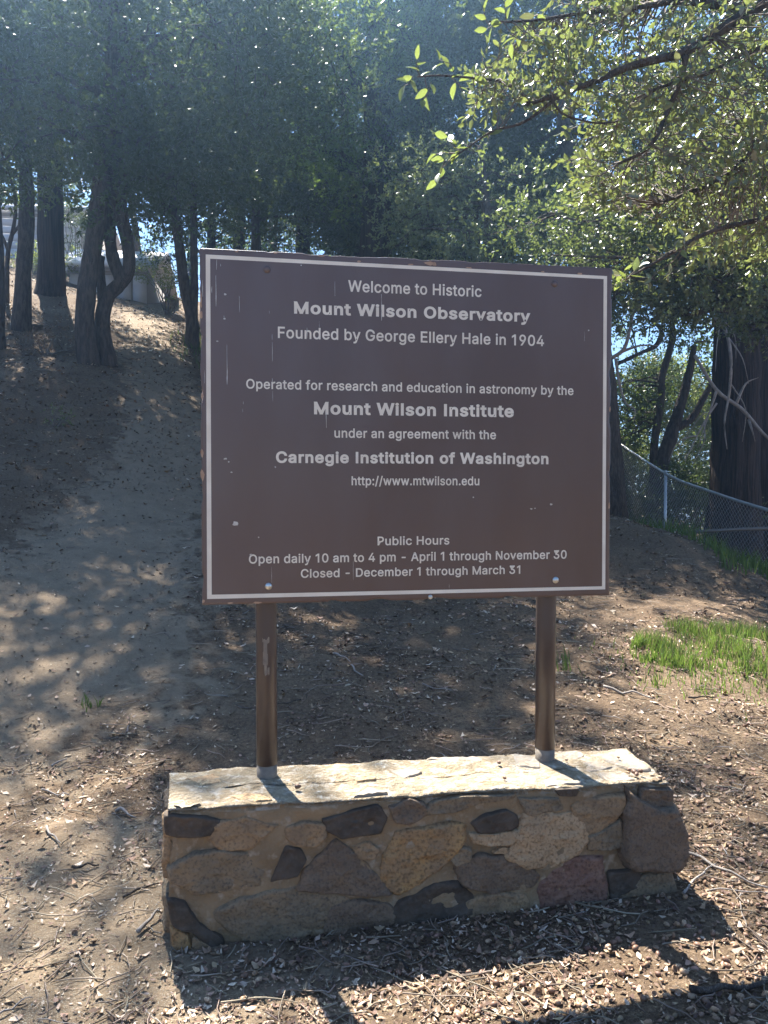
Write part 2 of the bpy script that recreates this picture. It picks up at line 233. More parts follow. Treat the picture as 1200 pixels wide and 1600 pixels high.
GLYPHS = '{" ":[188,[]],"-":[453,[[263,244,337,244,337,226,337,207,337,188,263,188,188,188,114,188,114,207,114,226,114,244,188,244]]],".":[188,[[108,-4,95,-4,83,-4,72,0,63,9,54,18,50,28,50,41,50,54,54,65,63,73,72,82,83,87,95,87,108,87,119,82,128,73,137,65,141,54,141,41,141,28,137,18,128,9,119,0]]],"/":[249,[[216,533,235,533,180,330,126,127,71,-76,52,-76,33,-76,14,-76,69,127,124,330,178,533,197,533]]],"0":[453,[[264,-7,227,-7,189,-7,157,3,130,24,103,45,83,74,69,113,55,152,48,199,48,254,48,309,55,356,69,395,83,434,104,464,130,484,157,505,189,516,227,516,264,516,296,505,323,484,350,464,370,434,384,395,398,356,405,309,405,254,405,199,398,152,384,113,370,74,350,45,323,24,297,3],[202,50,227,50,252,50,273,58,290,74,308,90,321,113,330,144,339,174,344,211,344,254,344,297,339,334,330,365,321,395,308,419,290,435,273,451,252,460,227,460,202,460,180,451,163,435,146,419,132,395,123,365,114,334,109,297,109,254,109,211,114,174,123,144,132,113,146,90,163,74,180,58]]],"1":[380,[[192,0,192,0,192,0,192,509,192,509,192,509,256,509,256,509,256,509,256,0,256,0,256,0],[66,360,66,360,66,360,66,430,66,430,66,430,192,509,192,509,192,509,215,509,215,509,215,509,215,455,215,455,215,455]]],"3":[453,[[252,-7,218,-7,187,-7,158,-1,133,10,107,21,86,37,70,57,54,78,46,103,44,132,66,132,87,132,109,132,111,114,117,99,126,87,136,75,149,65,165,59,181,53,199,50,219,50,239,50,258,53,275,61,292,68,305,79,315,93,324,107,329,124,329,145,329,163,325,181,316,196,307,212,293,224,275,234,256,243,231,248,201,248,186,248,172,248,157,248,157,265,157,282,157,299,200,349,244,399,288,448,288,450,288,451,288,452,215,452,142,452,70,452,70,471,70,490,70,509,171,509,272,509,372,509,372,493,372,477,372,461,319,400,265,339,211,278,211,282,211,285,211,289,249,293,281,288,308,276,335,263,356,246,371,222,386,199,393,173,393,145,393,115,385,89,370,66,355,43,335,25,309,12,282,0]]],"4":[453,[[164,105,40,105,40,123,40,141,40,158,109,275,178,392,247,509,268,509,289,509,311,509,243,394,176,280,109,166,109,165,109,164,109,163,210,163,312,163,413,163,413,144,413,125,413,105,289,105],[302,0,282,0,282,40,282,81,282,121,282,130,282,138,282,146,282,203,282,260,282,318,302,318,322,318,343,318,343,212,343,106,343,0,322,0]]],"9":[453,[[195,516,226,516,258,516,286,508,310,494,335,480,354,460,368,434,382,409,389,380,389,347,389,323,383,297,373,270,362,243,343,209,315,168,277,112,239,56,200,0,177,0,154,0,130,0,187,83,244,165,301,248,303,248,305,248,307,248,303,238,296,229,287,221,279,213,269,207,257,202,245,197,232,195,218,195,187,195,160,201,137,214,114,227,96,245,83,269,70,292,64,320,64,352,64,384,71,412,85,436,99,461,118,480,143,494,167,508],[246,460,226,460,207,460,189,456,174,446,159,437,147,424,138,407,130,391,125,372,125,352,125,330,130,312,138,295,147,279,159,266,174,257,189,248,207,243,226,243,246,243,263,248,279,257,294,266,306,279,314,295,323,311,327,330,327,350,327,372,323,391,314,407,306,424,294,437,279,446,264,456]]],":":[188,[[108,-4,95,-4,83,-4,72,0,63,9,54,18,50,28,50,41,50,54,54,65,63,73,72,82,83,87,95,87,108,87,119,82,128,73,137,65,141,54,141,41,141,28,137,18,128,9,119,0],[108,271,95,271,83,271,72,275,63,284,54,293,50,304,50,316,50,329,54,340,63,349,72,357,83,362,95,362,108,362,119,357,128,349,137,340,141,329,141,316,141,304,137,293,128,284,119,275]]],"A":[480,[[39,0,16,0,78,170,140,339,201,509,226,509,251,509,276,509,338,339,401,170,463,0,440,0,418,0,395,0,359,101,323,202,287,302,281,321,273,344,264,372,255,400,245,435,232,478,236,478,241,478,245,478,233,435,222,399,213,371,204,343,196,320,191,302,155,202,120,101,85,0,62,0],[197,142,110,142,110,161,110,180,110,199,197,199,283,199,370,199,370,180,370,161,370,142,283,142]]],"C":[510,[[293,-7,267,-7,223,-7,184,4,150,25,116,46,89,76,70,115,50,154,40,201,40,254,40,308,50,354,70,393,89,432,116,462,150,484,184,505,223,516,267,516,293,516,317,512,340,504,363,497,384,486,402,471,420,457,436,439,448,418,460,398,468,374,473,348,451,348,430,348,408,348,404,366,398,381,389,395,381,408,370,419,357,428,345,438,331,444,315,449,300,454,284,456,267,456,236,456,208,448,184,432,159,417,139,394,125,364,111,334,103,297,103,254,103,211,111,175,125,145,140,115,159,92,184,76,209,61,236,53,267,53,284,53,300,55,315,60,331,65,345,71,357,81,370,90,381,101,389,114,398,128,404,143,408,160,430,160,451,160,473,160,469,135,460,111,448,91,436,70,421,52,402,38,384,23,363,12,341,5,318,-3]]],"D":[502,[[271,0,219,0,178,0,137,0,96,0,96,19,96,38,96,57,136,57,175,57,215,57,256,57,291,65,318,81,345,97,366,119,379,149,392,179,399,214,399,255,399,296,392,331,379,361,366,390,346,412,320,428,293,444,260,452,221,452,178,452,136,452,93,452,93,471,93,490,93,509,137,509,181,509,225,509,275,509,317,499,353,478,388,458,415,429,433,391,452,353,462,308,462,255,462,202,452,157,433,119,414,81,387,51,351,31,314,10],[103,509,125,509,125,339,125,170,125,0,103,0,82,0,60,0,60,170,60,339,60,509,82,509]]],"E":[419,[[165,0,60,0,60,170,60,339,60,509,164,509,268,509,372,509,372,490,372,471,372,452,290,452,207,452,125,452,125,396,125,341,125,286,202,286,278,286,355,286,355,267,355,248,355,229,278,229,202,229,125,229,125,172,125,114,125,57,208,57,292,57,375,57,375,38,375,19,375,0,270,0]]],"F":[410,[[82,0,60,0,60,170,60,339,60,509,163,509,266,509,369,509,369,490,369,471,369,452,288,452,206,452,125,452,125,394,125,336,125,278,198,278,272,278,346,278,346,259,346,240,346,221,272,221,198,221,125,221,125,147,125,74,125,0,103,0]]],"G":[520,[[309,-7,269,-7,223,-7,184,4,149,25,115,46,88,77,69,116,50,155,40,201,40,254,40,308,50,354,69,393,88,432,115,462,149,484,183,505,221,516,265,516,292,516,317,512,340,504,364,496,385,484,403,469,422,454,437,437,449,416,461,396,470,373,474,349,452,349,430,349,408,349,403,365,396,380,387,393,379,406,368,417,356,427,344,436,330,444,315,448,300,453,283,456,265,456,235,456,208,448,183,432,159,417,139,394,125,364,111,334,103,297,103,254,103,211,111,175,125,145,140,115,159,92,184,76,209,61,237,53,269,53,297,53,323,59,345,71,367,83,384,101,396,123,409,146,415,172,415,202,421,201,428,200,434,199,384,199,333,199,283,199,283,218,283,237,283,256,348,256,413,256,478,256,478,237,478,219,478,200,478,158,469,122,451,91,433,60,408,36,377,19,345,2]]],"H":[517,[[82,0,60,0,60,170,60,339,60,509,82,509,103,509,125,509,125,435,125,362,125,289,214,289,303,289,392,289,392,362,392,435,392,509,414,509,435,509,457,509,457,339,457,170,457,0,435,0,414,0,392,0,392,77,392,155,392,232,303,232,214,232,125,232,125,155,125,77,125,0,103,0]]],"I":[192,[[64,0,64,0,64,0,64,509,64,509,64,509,128,509,128,509,128,509,128,0,128,0,128,0]]],"M":[628,[[60,0,60,0,60,0,60,509,60,509,60,509,122,509,122,509,122,509,122,0,122,0,122,0],[506,0,506,0,506,0,506,509,506,509,506,509,568,509,568,509,568,509,568,0,568,0,568,0],[60,509,60,509,60,509,130,509,130,509,130,509,347,0,347,0,347,0,281,0,281,0,281,0],[498,509,498,509,498,509,568,509,568,509,568,509,347,0,347,0,347,0,281,0,281,0,281,0]]],"N":[523,[[82,0,60,0,60,170,60,339,60,509,85,509,111,509,136,509,205,400,274,291,343,183,349,174,355,164,363,151,370,138,379,123,388,107,396,90,405,73,414,55,411,55,408,54,405,54,403,72,401,90,401,108,400,126,399,142,399,157,399,172,399,185,399,195,399,300,399,404,399,509,420,509,442,509,463,509,463,339,463,170,463,0,438,0,412,0,387,0,325,97,264,193,202,290,194,303,186,316,177,331,169,345,159,362,148,381,137,400,123,424,108,452,111,453,115,453,119,454,120,428,121,405,122,384,123,362,124,344,124,328,125,312,125,300,125,291,125,194,125,97,125,0,103,0]]],"O":[533,[[311,-7,267,-7,223,-7,184,4,150,25,116,46,90,76,70,115,50,154,40,201,40,254,40,308,50,354,70,393,90,432,116,462,150,484,184,505,223,516,267,516,311,516,350,505,384,484,418,462,444,432,464,393,483,354,493,308,493,254,493,201,483,154,464,115,444,76,418,46,384,25,350,4],[236,53,267,53,297,53,325,61,349,76,374,91,394,114,408,144,423,174,430,211,430,254,430,298,423,335,408,365,394,395,374,417,349,433,325,448,297,456,267,456,236,456,209,448,184,433,159,417,140,394,125,364,111,334,103,297,103,254,103,211,111,174,125,144,140,114,159,92,184,76,209,61]]],"P":[445,[[82,0,60,0,60,170,60,339,60,509,118,509,177,509,235,509,274,509,307,502,332,487,358,473,377,454,390,430,402,405,409,378,409,348,409,317,402,290,390,265,377,241,358,222,332,207,307,193,274,186,235,186,193,186,151,186,109,186,109,205,109,224,109,242,150,242,191,242,233,242,259,242,281,247,297,256,313,265,325,278,333,294,341,310,344,328,344,348,344,368,341,386,333,402,325,417,313,430,297,439,280,448,259,452,232,452,196,452,160,452,125,452,125,301,125,151,125,0,103,0]]],"W":[686,[[16,509,16,509,16,509,80,509,80,509,80,509,213.5,0,213.5,0,213.5,0,145.5,0,145.5,0,145.5,0],[311.0,509,311.0,509,311.0,509,375.0,509,375.0,509,375.0,509,213.5,0,213.5,0,213.5,0,145.5,0,145.5,0,145.5,0],[311.0,509,311.0,509,311.0,509,375.0,509,375.0,509,375.0,509,540.5,0,540.5,0,540.5,0,472.5,0,472.5,0,472.5,0],[606,509,606,509,606,509,670,509,670,509,670,509,540.5,0,540.5,0,540.5,0,472.5,0,472.5,0,472.5,0]]],"a":[389,[[182,-9,160,-9,136,-9,114,-4,94,5,75,14,59,27,48,45,36,62,30,83,30,108,30,130,35,147,43,161,52,175,63,185,78,193,92,201,108,207,125,211,143,215,160,218,178,220,201,223,219,225,234,227,248,228,258,231,265,235,272,239,276,245,276,255,276,255,276,256,276,257,276,272,273,286,267,297,261,308,252,316,240,322,228,328,213,331,196,331,178,331,162,328,149,322,136,317,126,309,118,301,110,292,104,283,100,274,80,280,61,285,41,291,50,314,62,332,79,346,95,360,113,369,133,375,153,381,173,384,194,384,208,384,223,383,239,379,255,376,271,370,286,360,301,351,313,338,322,320,332,303,337,280,337,251,337,168,337,84,337,0,317,0,297,0,277,0,277,17,277,35,277,52,275,52,274,52,272,52,268,43,261,34,252,25,243,15,230,7,215,1,200,-5],[155,45,170,45,193,45,212,50,228,59,243,68,255,79,263,93,271,107,276,122,276,138,276,155,276,173,276,190,273,187,268,184,259,182,251,180,242,178,231,176,221,174,210,172,200,171,190,170,182,169,175,168,161,166,147,163,134,159,121,154,111,148,103,139,96,131,92,119,92,105,92,92,95,81,102,72,109,63,118,57,130,52,142,48]]],"b":[424,[[261,-8,229,-8,206,-8,187,-4,172,4,158,12,146,21,138,31,129,42,123,51,118,59,116,59,114,59,112,59,112,39,112,20,112,0,92,0,72,0,53,0,53,170,53,339,53,509,73,509,93,509,114,509,114,446,114,382,114,319,115,319,117,319,118,319,123,327,129,336,137,346,145,356,157,365,171,373,186,381,205,384,229,384,261,384,289,376,313,361,337,345,356,322,370,293,383,263,390,229,390,189,390,149,383,114,370,84,356,55,337,32,313,16,289,0],[197,47,220,47,244,47,263,53,279,66,295,78,308,95,316,117,324,138,328,162,328,189,328,216,324,240,316,261,308,282,296,299,280,311,264,324,244,330,220,330,197,330,177,324,161,312,145,300,133,284,125,263,117,242,113,217,113,189,113,161,117,136,125,115,133,94,146,77,162,65,178,53]]],"c":[396,[[226,-8,207,-8,173,-8,143,0,117,16,91,33,71,56,56,85,41,114,34,149,34,187,34,227,41,262,56,291,71,321,91,343,117,360,143,376,173,384,207,384,226,384,243,382,260,377,276,372,292,365,305,356,319,347,330,335,340,322,350,309,357,294,362,277,342,272,322,267,303,262,300,272,296,281,290,289,285,297,278,305,270,311,262,317,253,322,242,325,232,328,220,330,207,330,182,330,161,323,145,310,129,297,116,280,108,258,100,237,96,213,96,187,96,162,100,139,108,117,116,96,129,79,145,66,161,53,182,46,207,46,220,46,232,48,243,52,253,55,263,60,271,66,279,72,286,80,292,89,297,97,301,107,304,117,324,112,343,107,363,102,358,85,351,70,341,56,332,43,320,31,306,21,293,12,277,4,261,-1,244,-6]]],"d":[424,[[219,-8,195,-8,164,-8,136,0,111,16,87,32,68,55,55,84,41,114,34,149,34,189,34,229,41,263,55,293,69,322,88,345,112,361,136,376,164,384,196,384,219,384,238,381,253,373,268,365,279,356,287,346,296,336,302,327,306,319,308,319,309,319,311,319,311,382,311,446,311,509,331,509,351,509,372,509,372,339,372,170,372,0,352,0,332,0,313,0,313,20,313,39,313,59,311,59,309,59,307,59,302,51,295,42,287,31,278,21,267,12,252,4,238,-4],[181,47,205,47,227,47,247,53,263,65,279,77,291,94,299,115,308,136,312,161,312,189,312,217,308,242,300,263,292,284,279,300,263,312,247,324,228,330,205,330,181,330,161,324,145,311,129,299,116,282,108,261,100,240,96,216,96,189,96,162,100,138,109,117,117,95,129,78,145,66,161,53]]],"e":[404,[[238,-8,212,-8,175,-8,143,0,117,16,90,33,70,56,56,85,41,114,34,148,34,187,34,226,41,260,55,290,69,319,89,343,115,359,141,376,171,384,205,384,226,384,246,381,266,374,285,367,303,356,319,341,335,326,348,306,357,282,366,258,371,228,371,194,371,186,371,178,371,169,272,169,96,169,96,169,96,169,97,140,110,106,120,87,134,72,151,61,168,51,189,46,212,46,228,46,241,48,254,53,266,57,277,64,285,73,294,82,301,93,306,105,325,101,345,96,365,91,359,71,349,54,335,39,321,24,303,13,283,4,262,-4],[98,221,98,221,98,221,307,221,307,221,307,221,305,245,298,269,290,288,278,303,263,314,247,325,228,330,205,330,182,330,163,325,146,313,130,302,118,288,109,270,101,245]]],"f":[254,[[154,379,228,379,228,362,228,344,228,327,154,327,80,327,6,327,6,344,6,362,6,379,80,379],[101,0,81,0,81,144,81,288,81,432,81,453,86,471,96,486,106,500,119,511,135,519,152,526,169,530,187,530,201,530,213,529,222,527,232,525,238,523,243,521,238,503,233,486,227,468,224,470,220,471,215,472,210,473,203,474,195,474,176,474,163,469,154,460,146,451,142,437,142,419,142,279,142,140,142,0,121,0]]],"g":[425,[[238,-151,207,-151,179,-151,155,-147,134,-140,113,-132,96,-123,82,-110,69,-98,58,-84,51,-69,67,-60,84,-50,101,-41,107,-49,113,-57,122,-66,130,-75,141,-82,154,-88,168,-94,186,-97,207,-97,238,-97,263,-90,282,-75,302,-60,311,-37,311,-6,311,19,311,44,311,68,310,68,308,68,306,68,301,60,295,51,287,41,278,32,267,23,252,16,238,8,219,5,195,5,164,5,137,12,113,27,88,41,69,62,55,90,41,118,34,152,34,191,34,230,41,264,55,293,69,322,88,345,112,361,137,376,165,384,196,384,220,384,239,381,253,373,268,365,280,356,288,346,297,336,303,327,308,319,309,319,311,319,313,319,313,339,313,359,313,379,333,379,353,379,372,379,372,250,372,121,372,-9,372,-42,365,-69,350,-90,335,-111,316,-126,291,-136,266,-146],[181,59,205,59,228,59,248,64,264,75,280,86,292,101,300,121,308,141,312,165,312,193,312,220,308,243,300,264,292,284,280,301,264,312,248,324,228,330,205,330,181,330,161,324,145,312,129,299,117,283,109,262,100,242,96,219,96,193,96,166,100,143,109,123,117,103,129,87,145,76,162,65]]],"h":[410,[[114,249,114,227,114,151,114,76,114,0,93,0,73,0,53,0,53,170,53,339,53,509,73,509,93,509,114,509,114,435,114,361,114,287,110,287,106,287,102,287,114,322,131,347,152,362,174,377,199,384,227,384,253,384,276,379,295,369,315,358,330,342,341,321,352,299,357,273,357,240,357,160,357,80,357,0,337,0,316,0,296,0,296,78,296,157,296,235,296,265,288,288,273,304,258,321,237,329,210,329,192,329,175,325,161,317,146,309,135,298,126,283,118,267]]],"i":[167,[[73,0,53,0,53,126,53,253,53,379,73,379,93,379,114,379,114,253,114,126,114,0,93,0],[95,443,84,443,72,443,62,447,54,455,45,462,41,472,41,483,41,494,45,504,54,512,62,520,72,524,84,524,95,524,106,520,114,512,122,504,126,494,126,483,126,472,122,462,114,455,106,447]]],"l":[167,[[53,0,53,0,53,0,53,509,53,509,53,509,114,509,114,509,114,509,114,0,114,0,114,0]]],"m":[610,[[73,0,53,0,53,126,53,253,53,379,72,379,92,379,112,379,112,351,112,323,112,295,111,295,109,295,108,295,113,316,121,332,132,346,144,359,157,369,172,376,187,383,203,386,219,386,247,386,270,378,287,361,305,344,316,322,321,295,318,295,315,295,312,295,317,313,325,329,337,343,349,357,364,367,381,375,398,382,416,386,437,386,459,386,479,381,497,372,515,362,530,348,541,328,551,309,557,285,557,255,557,170,557,85,557,0,536,0,516,0,496,0,496,85,496,169,496,254,496,281,488,301,473,313,457,325,439,330,419,330,402,330,387,327,374,320,362,313,352,303,345,290,339,278,335,263,335,247,335,165,335,82,335,0,315,0,295,0,274,0,274,87,274,173,274,260,274,281,267,298,253,311,239,324,221,330,199,330,185,330,171,327,158,320,144,313,134,303,126,289,118,276,114,258,114,238,114,159,114,79,114,0,93,0]]],"n":[410,[[114,249,114,227,114,151,114,76,114,0,93,0,73,0,53,0,53,126,53,253,53,379,72,379,92,379,112,379,112,349,112,318,112,287,109,287,106,287,102,287,114,322,131,347,152,362,174,377,199,384,227,384,253,384,276,379,295,369,314,358,330,342,341,321,352,299,357,273,357,240,357,160,357,80,357,0,337,0,316,0,296,0,296,78,296,157,296,235,296,265,288,288,273,304,258,321,237,329,210,329,192,329,175,325,161,317,146,309,135,298,126,283,118,267]]],"o":[415,[[242,-8,207,-8,173,-8,143,0,117,16,91,33,71,56,56,85,41,114,34,149,34,187,34,227,41,262,56,291,71,321,91,343,117,360,143,376,173,384,207,384,242,384,273,376,299,360,325,343,345,321,359,291,374,262,381,227,381,187,381,149,374,114,359,85,345,56,325,33,299,16,273,0],[182,46,207,46,233,46,254,53,270,66,287,79,299,96,307,117,315,139,319,162,319,187,319,213,315,236,307,258,299,280,287,297,270,310,254,323,233,330,207,330,182,330,161,323,145,310,129,297,116,280,108,258,100,237,96,213,96,187,96,162,100,139,108,117,116,96,129,79,145,66,161,53]]],"p":[424,[[73,-143,53,-143,53,31,53,205,53,379,72,379,92,379,112,379,112,359,112,339,112,319,114,319,116,319,118,319,123,327,129,336,137,346,145,356,157,365,171,373,186,381,205,384,229,384,261,384,289,376,313,361,337,345,356,322,370,293,383,263,390,229,390,189,390,149,383,114,370,84,356,55,337,32,313,16,289,0,261,-8,229,-8,206,-8,187,-4,173,4,158,12,146,21,138,31,130,42,123,51,118,59,117,59,115,59,114,59,114,-8,114,-76,114,-143,93,-143],[197,47,220,47,244,47,263,53,279,66,295,78,308,95,316,117,324,138,328,162,328,189,328,216,324,240,316,261,308,282,296,299,280,311,264,324,244,330,220,330,197,330,177,324,161,312,145,300,133,284,125,263,117,242,113,217,113,189,113,161,117,136,125,115,133,94,146,77,162,65,178,53]]],"r":[259,[[73,0,53,0,53,126,53,253,53,379,72,379,92,379,112,379,112,360,112,340,112,321,113,321,114,321,115,321,122,340,135,355,152,367,170,379,190,385,213,385,218,385,223,385,229,384,235,384,240,384,243,384,243,363,243,343,243,322,242,323,237,323,230,324,223,325,215,326,207,326,189,326,173,322,159,315,145,307,134,297,126,284,118,270,114,255,114,237,114,158,114,79,114,0,93,0]]],"s":[365,[[211,-8,182,-8,156,-8,133,-4,112,3,92,11,75,23,62,38,49,53,40,72,36,94,55,98,74,102,94,107,99,86,109,70,124,60,139,50,158,45,181,45,208,45,229,51,244,62,260,74,268,87,268,103,268,116,263,127,254,136,245,144,231,151,212,155,191,160,170,165,149,170,115,178,89,191,72,208,55,225,47,247,47,274,47,296,53,315,65,332,77,348,94,361,115,370,136,380,160,384,187,384,213,384,235,380,254,372,272,365,287,353,299,339,310,325,319,309,324,290,305,286,287,281,268,277,263,292,255,304,243,316,230,327,212,333,187,333,165,333,146,327,131,317,116,306,109,293,109,277,109,263,114,252,124,243,134,235,150,228,172,223,191,218,210,214,229,209,264,201,290,188,306,171,323,154,331,133,331,107,331,84,325,64,312,47,300,30,282,16,260,6,237,-3]]],"t":[227,[[138,379,204,379,204,362,204,344,204,327,138,327,72,327,6,327,6,344,6,362,6,379,72,379],[65,345,65,471,85,471,106,471,126,471,126,347,126,222,126,98,126,81,129,69,136,61,143,54,154,50,170,50,174,50,179,50,185,51,191,52,197,53,202,54,206,36,209,19,213,2,207,0,200,-2,192,-3,184,-4,176,-4,168,-4,136,-4,110,4,92,21,74,38,65,62,65,93,65,219]]],"u":[410,[[211,-5,182,-5,157,-5,134,0,115,11,95,21,80,37,69,59,58,80,53,107,53,139,53,219,53,299,53,379,73,379,93,379,114,379,114,301,114,222,114,144,114,114,121,91,137,75,152,58,173,50,200,50,218,50,235,54,249,62,264,70,275,81,283,97,292,112,296,131,296,153,296,228,296,304,296,379,316,379,337,379,357,379,357,253,357,126,357,0,337,0,318,0,298,0,298,31,298,61,298,92,301,92,304,92,307,92,295,57,279,32,257,17,235,2]]],"v":[389,[[184,0,163,0,114,126,66,253,17,379,40,379,62,379,84,379,111,305,138,230,165,155,174,132,181,110,187,87,193,64,199,42,206,21,198,21,191,21,184,21,191,42,197,64,203,87,209,110,216,132,224,155,251,230,278,305,305,379,327,379,349,379,371,379,323,253,275,126,226,0,205,0]]],"w":[567,[[158,0,138,0,99,126,61,253,23,379,44,379,66,379,87,379,103,324,118,269,133,214,140,191,147,165,154,137,161,108,168,76,175,41,172,41,168,41,165,41,172,75,179,106,186,135,193,163,199,190,206,214,221,269,237,324,252,379,273,379,295,379,316,379,332,324,347,269,362,214,368,190,375,164,382,136,388,107,395,76,402,41,399,41,395,41,391,41,399,75,406,107,413,135,420,164,427,190,434,214,449,269,465,324,480,379,502,379,523,379,545,379,506,253,468,126,429,0,409,0,389,0,368,0,352,57,335,114,319,172,314,189,309,207,305,225,300,243,295,261,291,280,286,299,281,318,277,338,281,338,286,338,291,338,286,319,281,299,277,280,272,261,267,243,263,225,258,206,253,189,248,172,231,114,215,57,199,0,178,0]]],"y":[389,[[51,-140,47,-139,52,-121,57,-103,61,-86,65,-86,68,-87,71,-87,83,-90,94,-91,104,-89,114,-87,122,-82,130,-74,138,-66,145,-53,151,-36,155,-24,159,-13,163,-1,114,126,66,252,17,379,40,379,62,379,84,379,111,305,138,230,165,155,174,132,181,109,187,87,193,64,199,42,206,21,198,21,191,21,184,21,190,42,196,64,202,87,209,110,216,132,224,155,251,230,278,305,305,379,327,379,349,379,371,379,316,234,260,88,204,-58,196,-78,187,-94,177,-107,166,-120,153,-129,139,-136,125,-142,109,-145,91,-145,81,-145,72,-144,65,-143,57,-142]]]}'

# ------------------------------------------------------------------ ground sheet
def axis(lo_f, hi_f, step, lim, g=1.09):
    a = list(np.arange(lo_f, hi_f, step)); s = step; x = a[-1]
    while x < lim[1]: s = min(s * g, 30); x += s; a.append(x)
    s = step; x = a[0]; b = []
    while x > lim[0]: s = min(s * g, 30); x -= s; b.append(x)
    return np.array(b[::-1] + a)
gx = axis(-2.6, 3.0, 0.05, (-320, 320), 1.042); gy = axis(1.5, 5.3, 0.045, (-320, 420), 1.024)
XX, YY = np.meshgrid(gx, gy); xs, ys = XX.ravel(), YY.ravel()
zs = ground(xs, ys)
mb = MB(); nx, ny = len(gx), len(gy)
i = (np.arange(ny - 1)[:, None] * nx + np.arange(nx - 1)[None]).ravel()
mb.add(np.stack([xs, ys, zs], 1), np.stack([i, i + 1, i + nx + 1, i + nx], 1))
gm = bpy.data.materials.new("forest_soil"); gm.use_nodes = True; gn = gm.node_tree; gb = gn.nodes['Principled BSDF']
gb.inputs['Roughness'].default_value = 0.95; gb.inputs['Specular IOR Level'].default_value = 0.15
tc = gn.nodes.new('ShaderNodeTexCoord')
def gnoise(sc, det=6, rough=.6):
    x = gn.nodes.new('ShaderNodeTexNoise'); x.inputs['Scale'].default_value = sc; x.inputs['Detail'].default_value = det; x.inputs['Roughness'].default_value = rough
    gn.links.new(tc.outputs['Object'], x.inputs['Vector']); return x.outputs['Fac']
def gramp(src, a, b, c=0., d=1.):
    x = gn.nodes.new('ShaderNodeMapRange'); x.inputs[1].default_value = a; x.inputs[2].default_value = b; x.inputs[3].default_value = c; x.inputs[4].default_value = d; gn.links.new(src, x.inputs[0]); return x.outputs[0]
def gmix(fac, a, b):
    x = gn.nodes.new('ShaderNodeMix'); x.data_type = 'RGBA'; gn.links.new(fac, x.inputs[0])
    for k, c in ((6, a), (7, b)):
        if isinstance(c, tuple): x.inputs[k].default_value = (*c, 1)
        else: gn.links.new(c, x.inputs[k])
    return x.outputs[2]
def gmul(a, b):
    x = gn.nodes.new('ShaderNodeMath'); x.operation = 'MULTIPLY'; gn.links.new(a, x.inputs[0]); gn.links.new(b, x.inputs[1]); return x.outputs[0]
soil = gmix(gramp(gnoise(1.3), .35, .65), (.135, .093, .058), (.21, .15, .094))
soil = gmix(gramp(gnoise(45, 8, .75), .42, .62), soil, (.075, .05, .034))
soil = gmix(gramp(gnoise(160, 5, .8), .56, .66), soil, (.34, .25, .17))
at = gn.nodes.new('ShaderNodeAttribute'); at.attribute_name = 'worn'
worn = gmix(gramp(gnoise(6), .3, .7), (.21, .158, .105), (.29, .222, .15))
worn = gmix(gramp(gnoise(90, 6, .7), .55, .68), worn, (.15, .11, .08))
wf = gn.nodes.new('ShaderNodeMath'); wf.operation = 'SUBTRACT'; wf.use_clamp = True
gn.links.new(at.outputs['Fac'], wf.inputs[0]); gn.links.new(gramp(gnoise(5, 7), .42, .75, 0, .8), wf.inputs[1])
soil = gmix(gramp(wf.outputs[0], 0., .3), soil, worn)
gn.links.new(soil, gb.inputs['Base Color'])
bp = gn.nodes.new('ShaderNodeBump'); bp.inputs['Distance'].default_value = 0.02; gn.links.new(gnoise(38, 10, .75), bp.inputs['Height']); gn.links.new(bp.outputs[0], gb.inputs['Normal'])
terr = mb.obj('ground', gm, smooth=True, kind='structure')
wa = terr.data.attributes.new('worn', 'FLOAT', 'POINT')
pd = path_dist(xs, ys); wv = np.clip(1.25 - pd / np.interp(ys, [4, 7, 10, 20], [1.5, 1.0, .75, .6]), 0, 1)
fg = np.clip(1.2 - np.hypot((xs + 1.3) / 1.3, (ys - 2.3) / 1.2), 0, 1) * 1.1       # bare soil at the wall's end
wa.data.foreach_set('value', np.maximum(wv, fg).astype(np.float32))

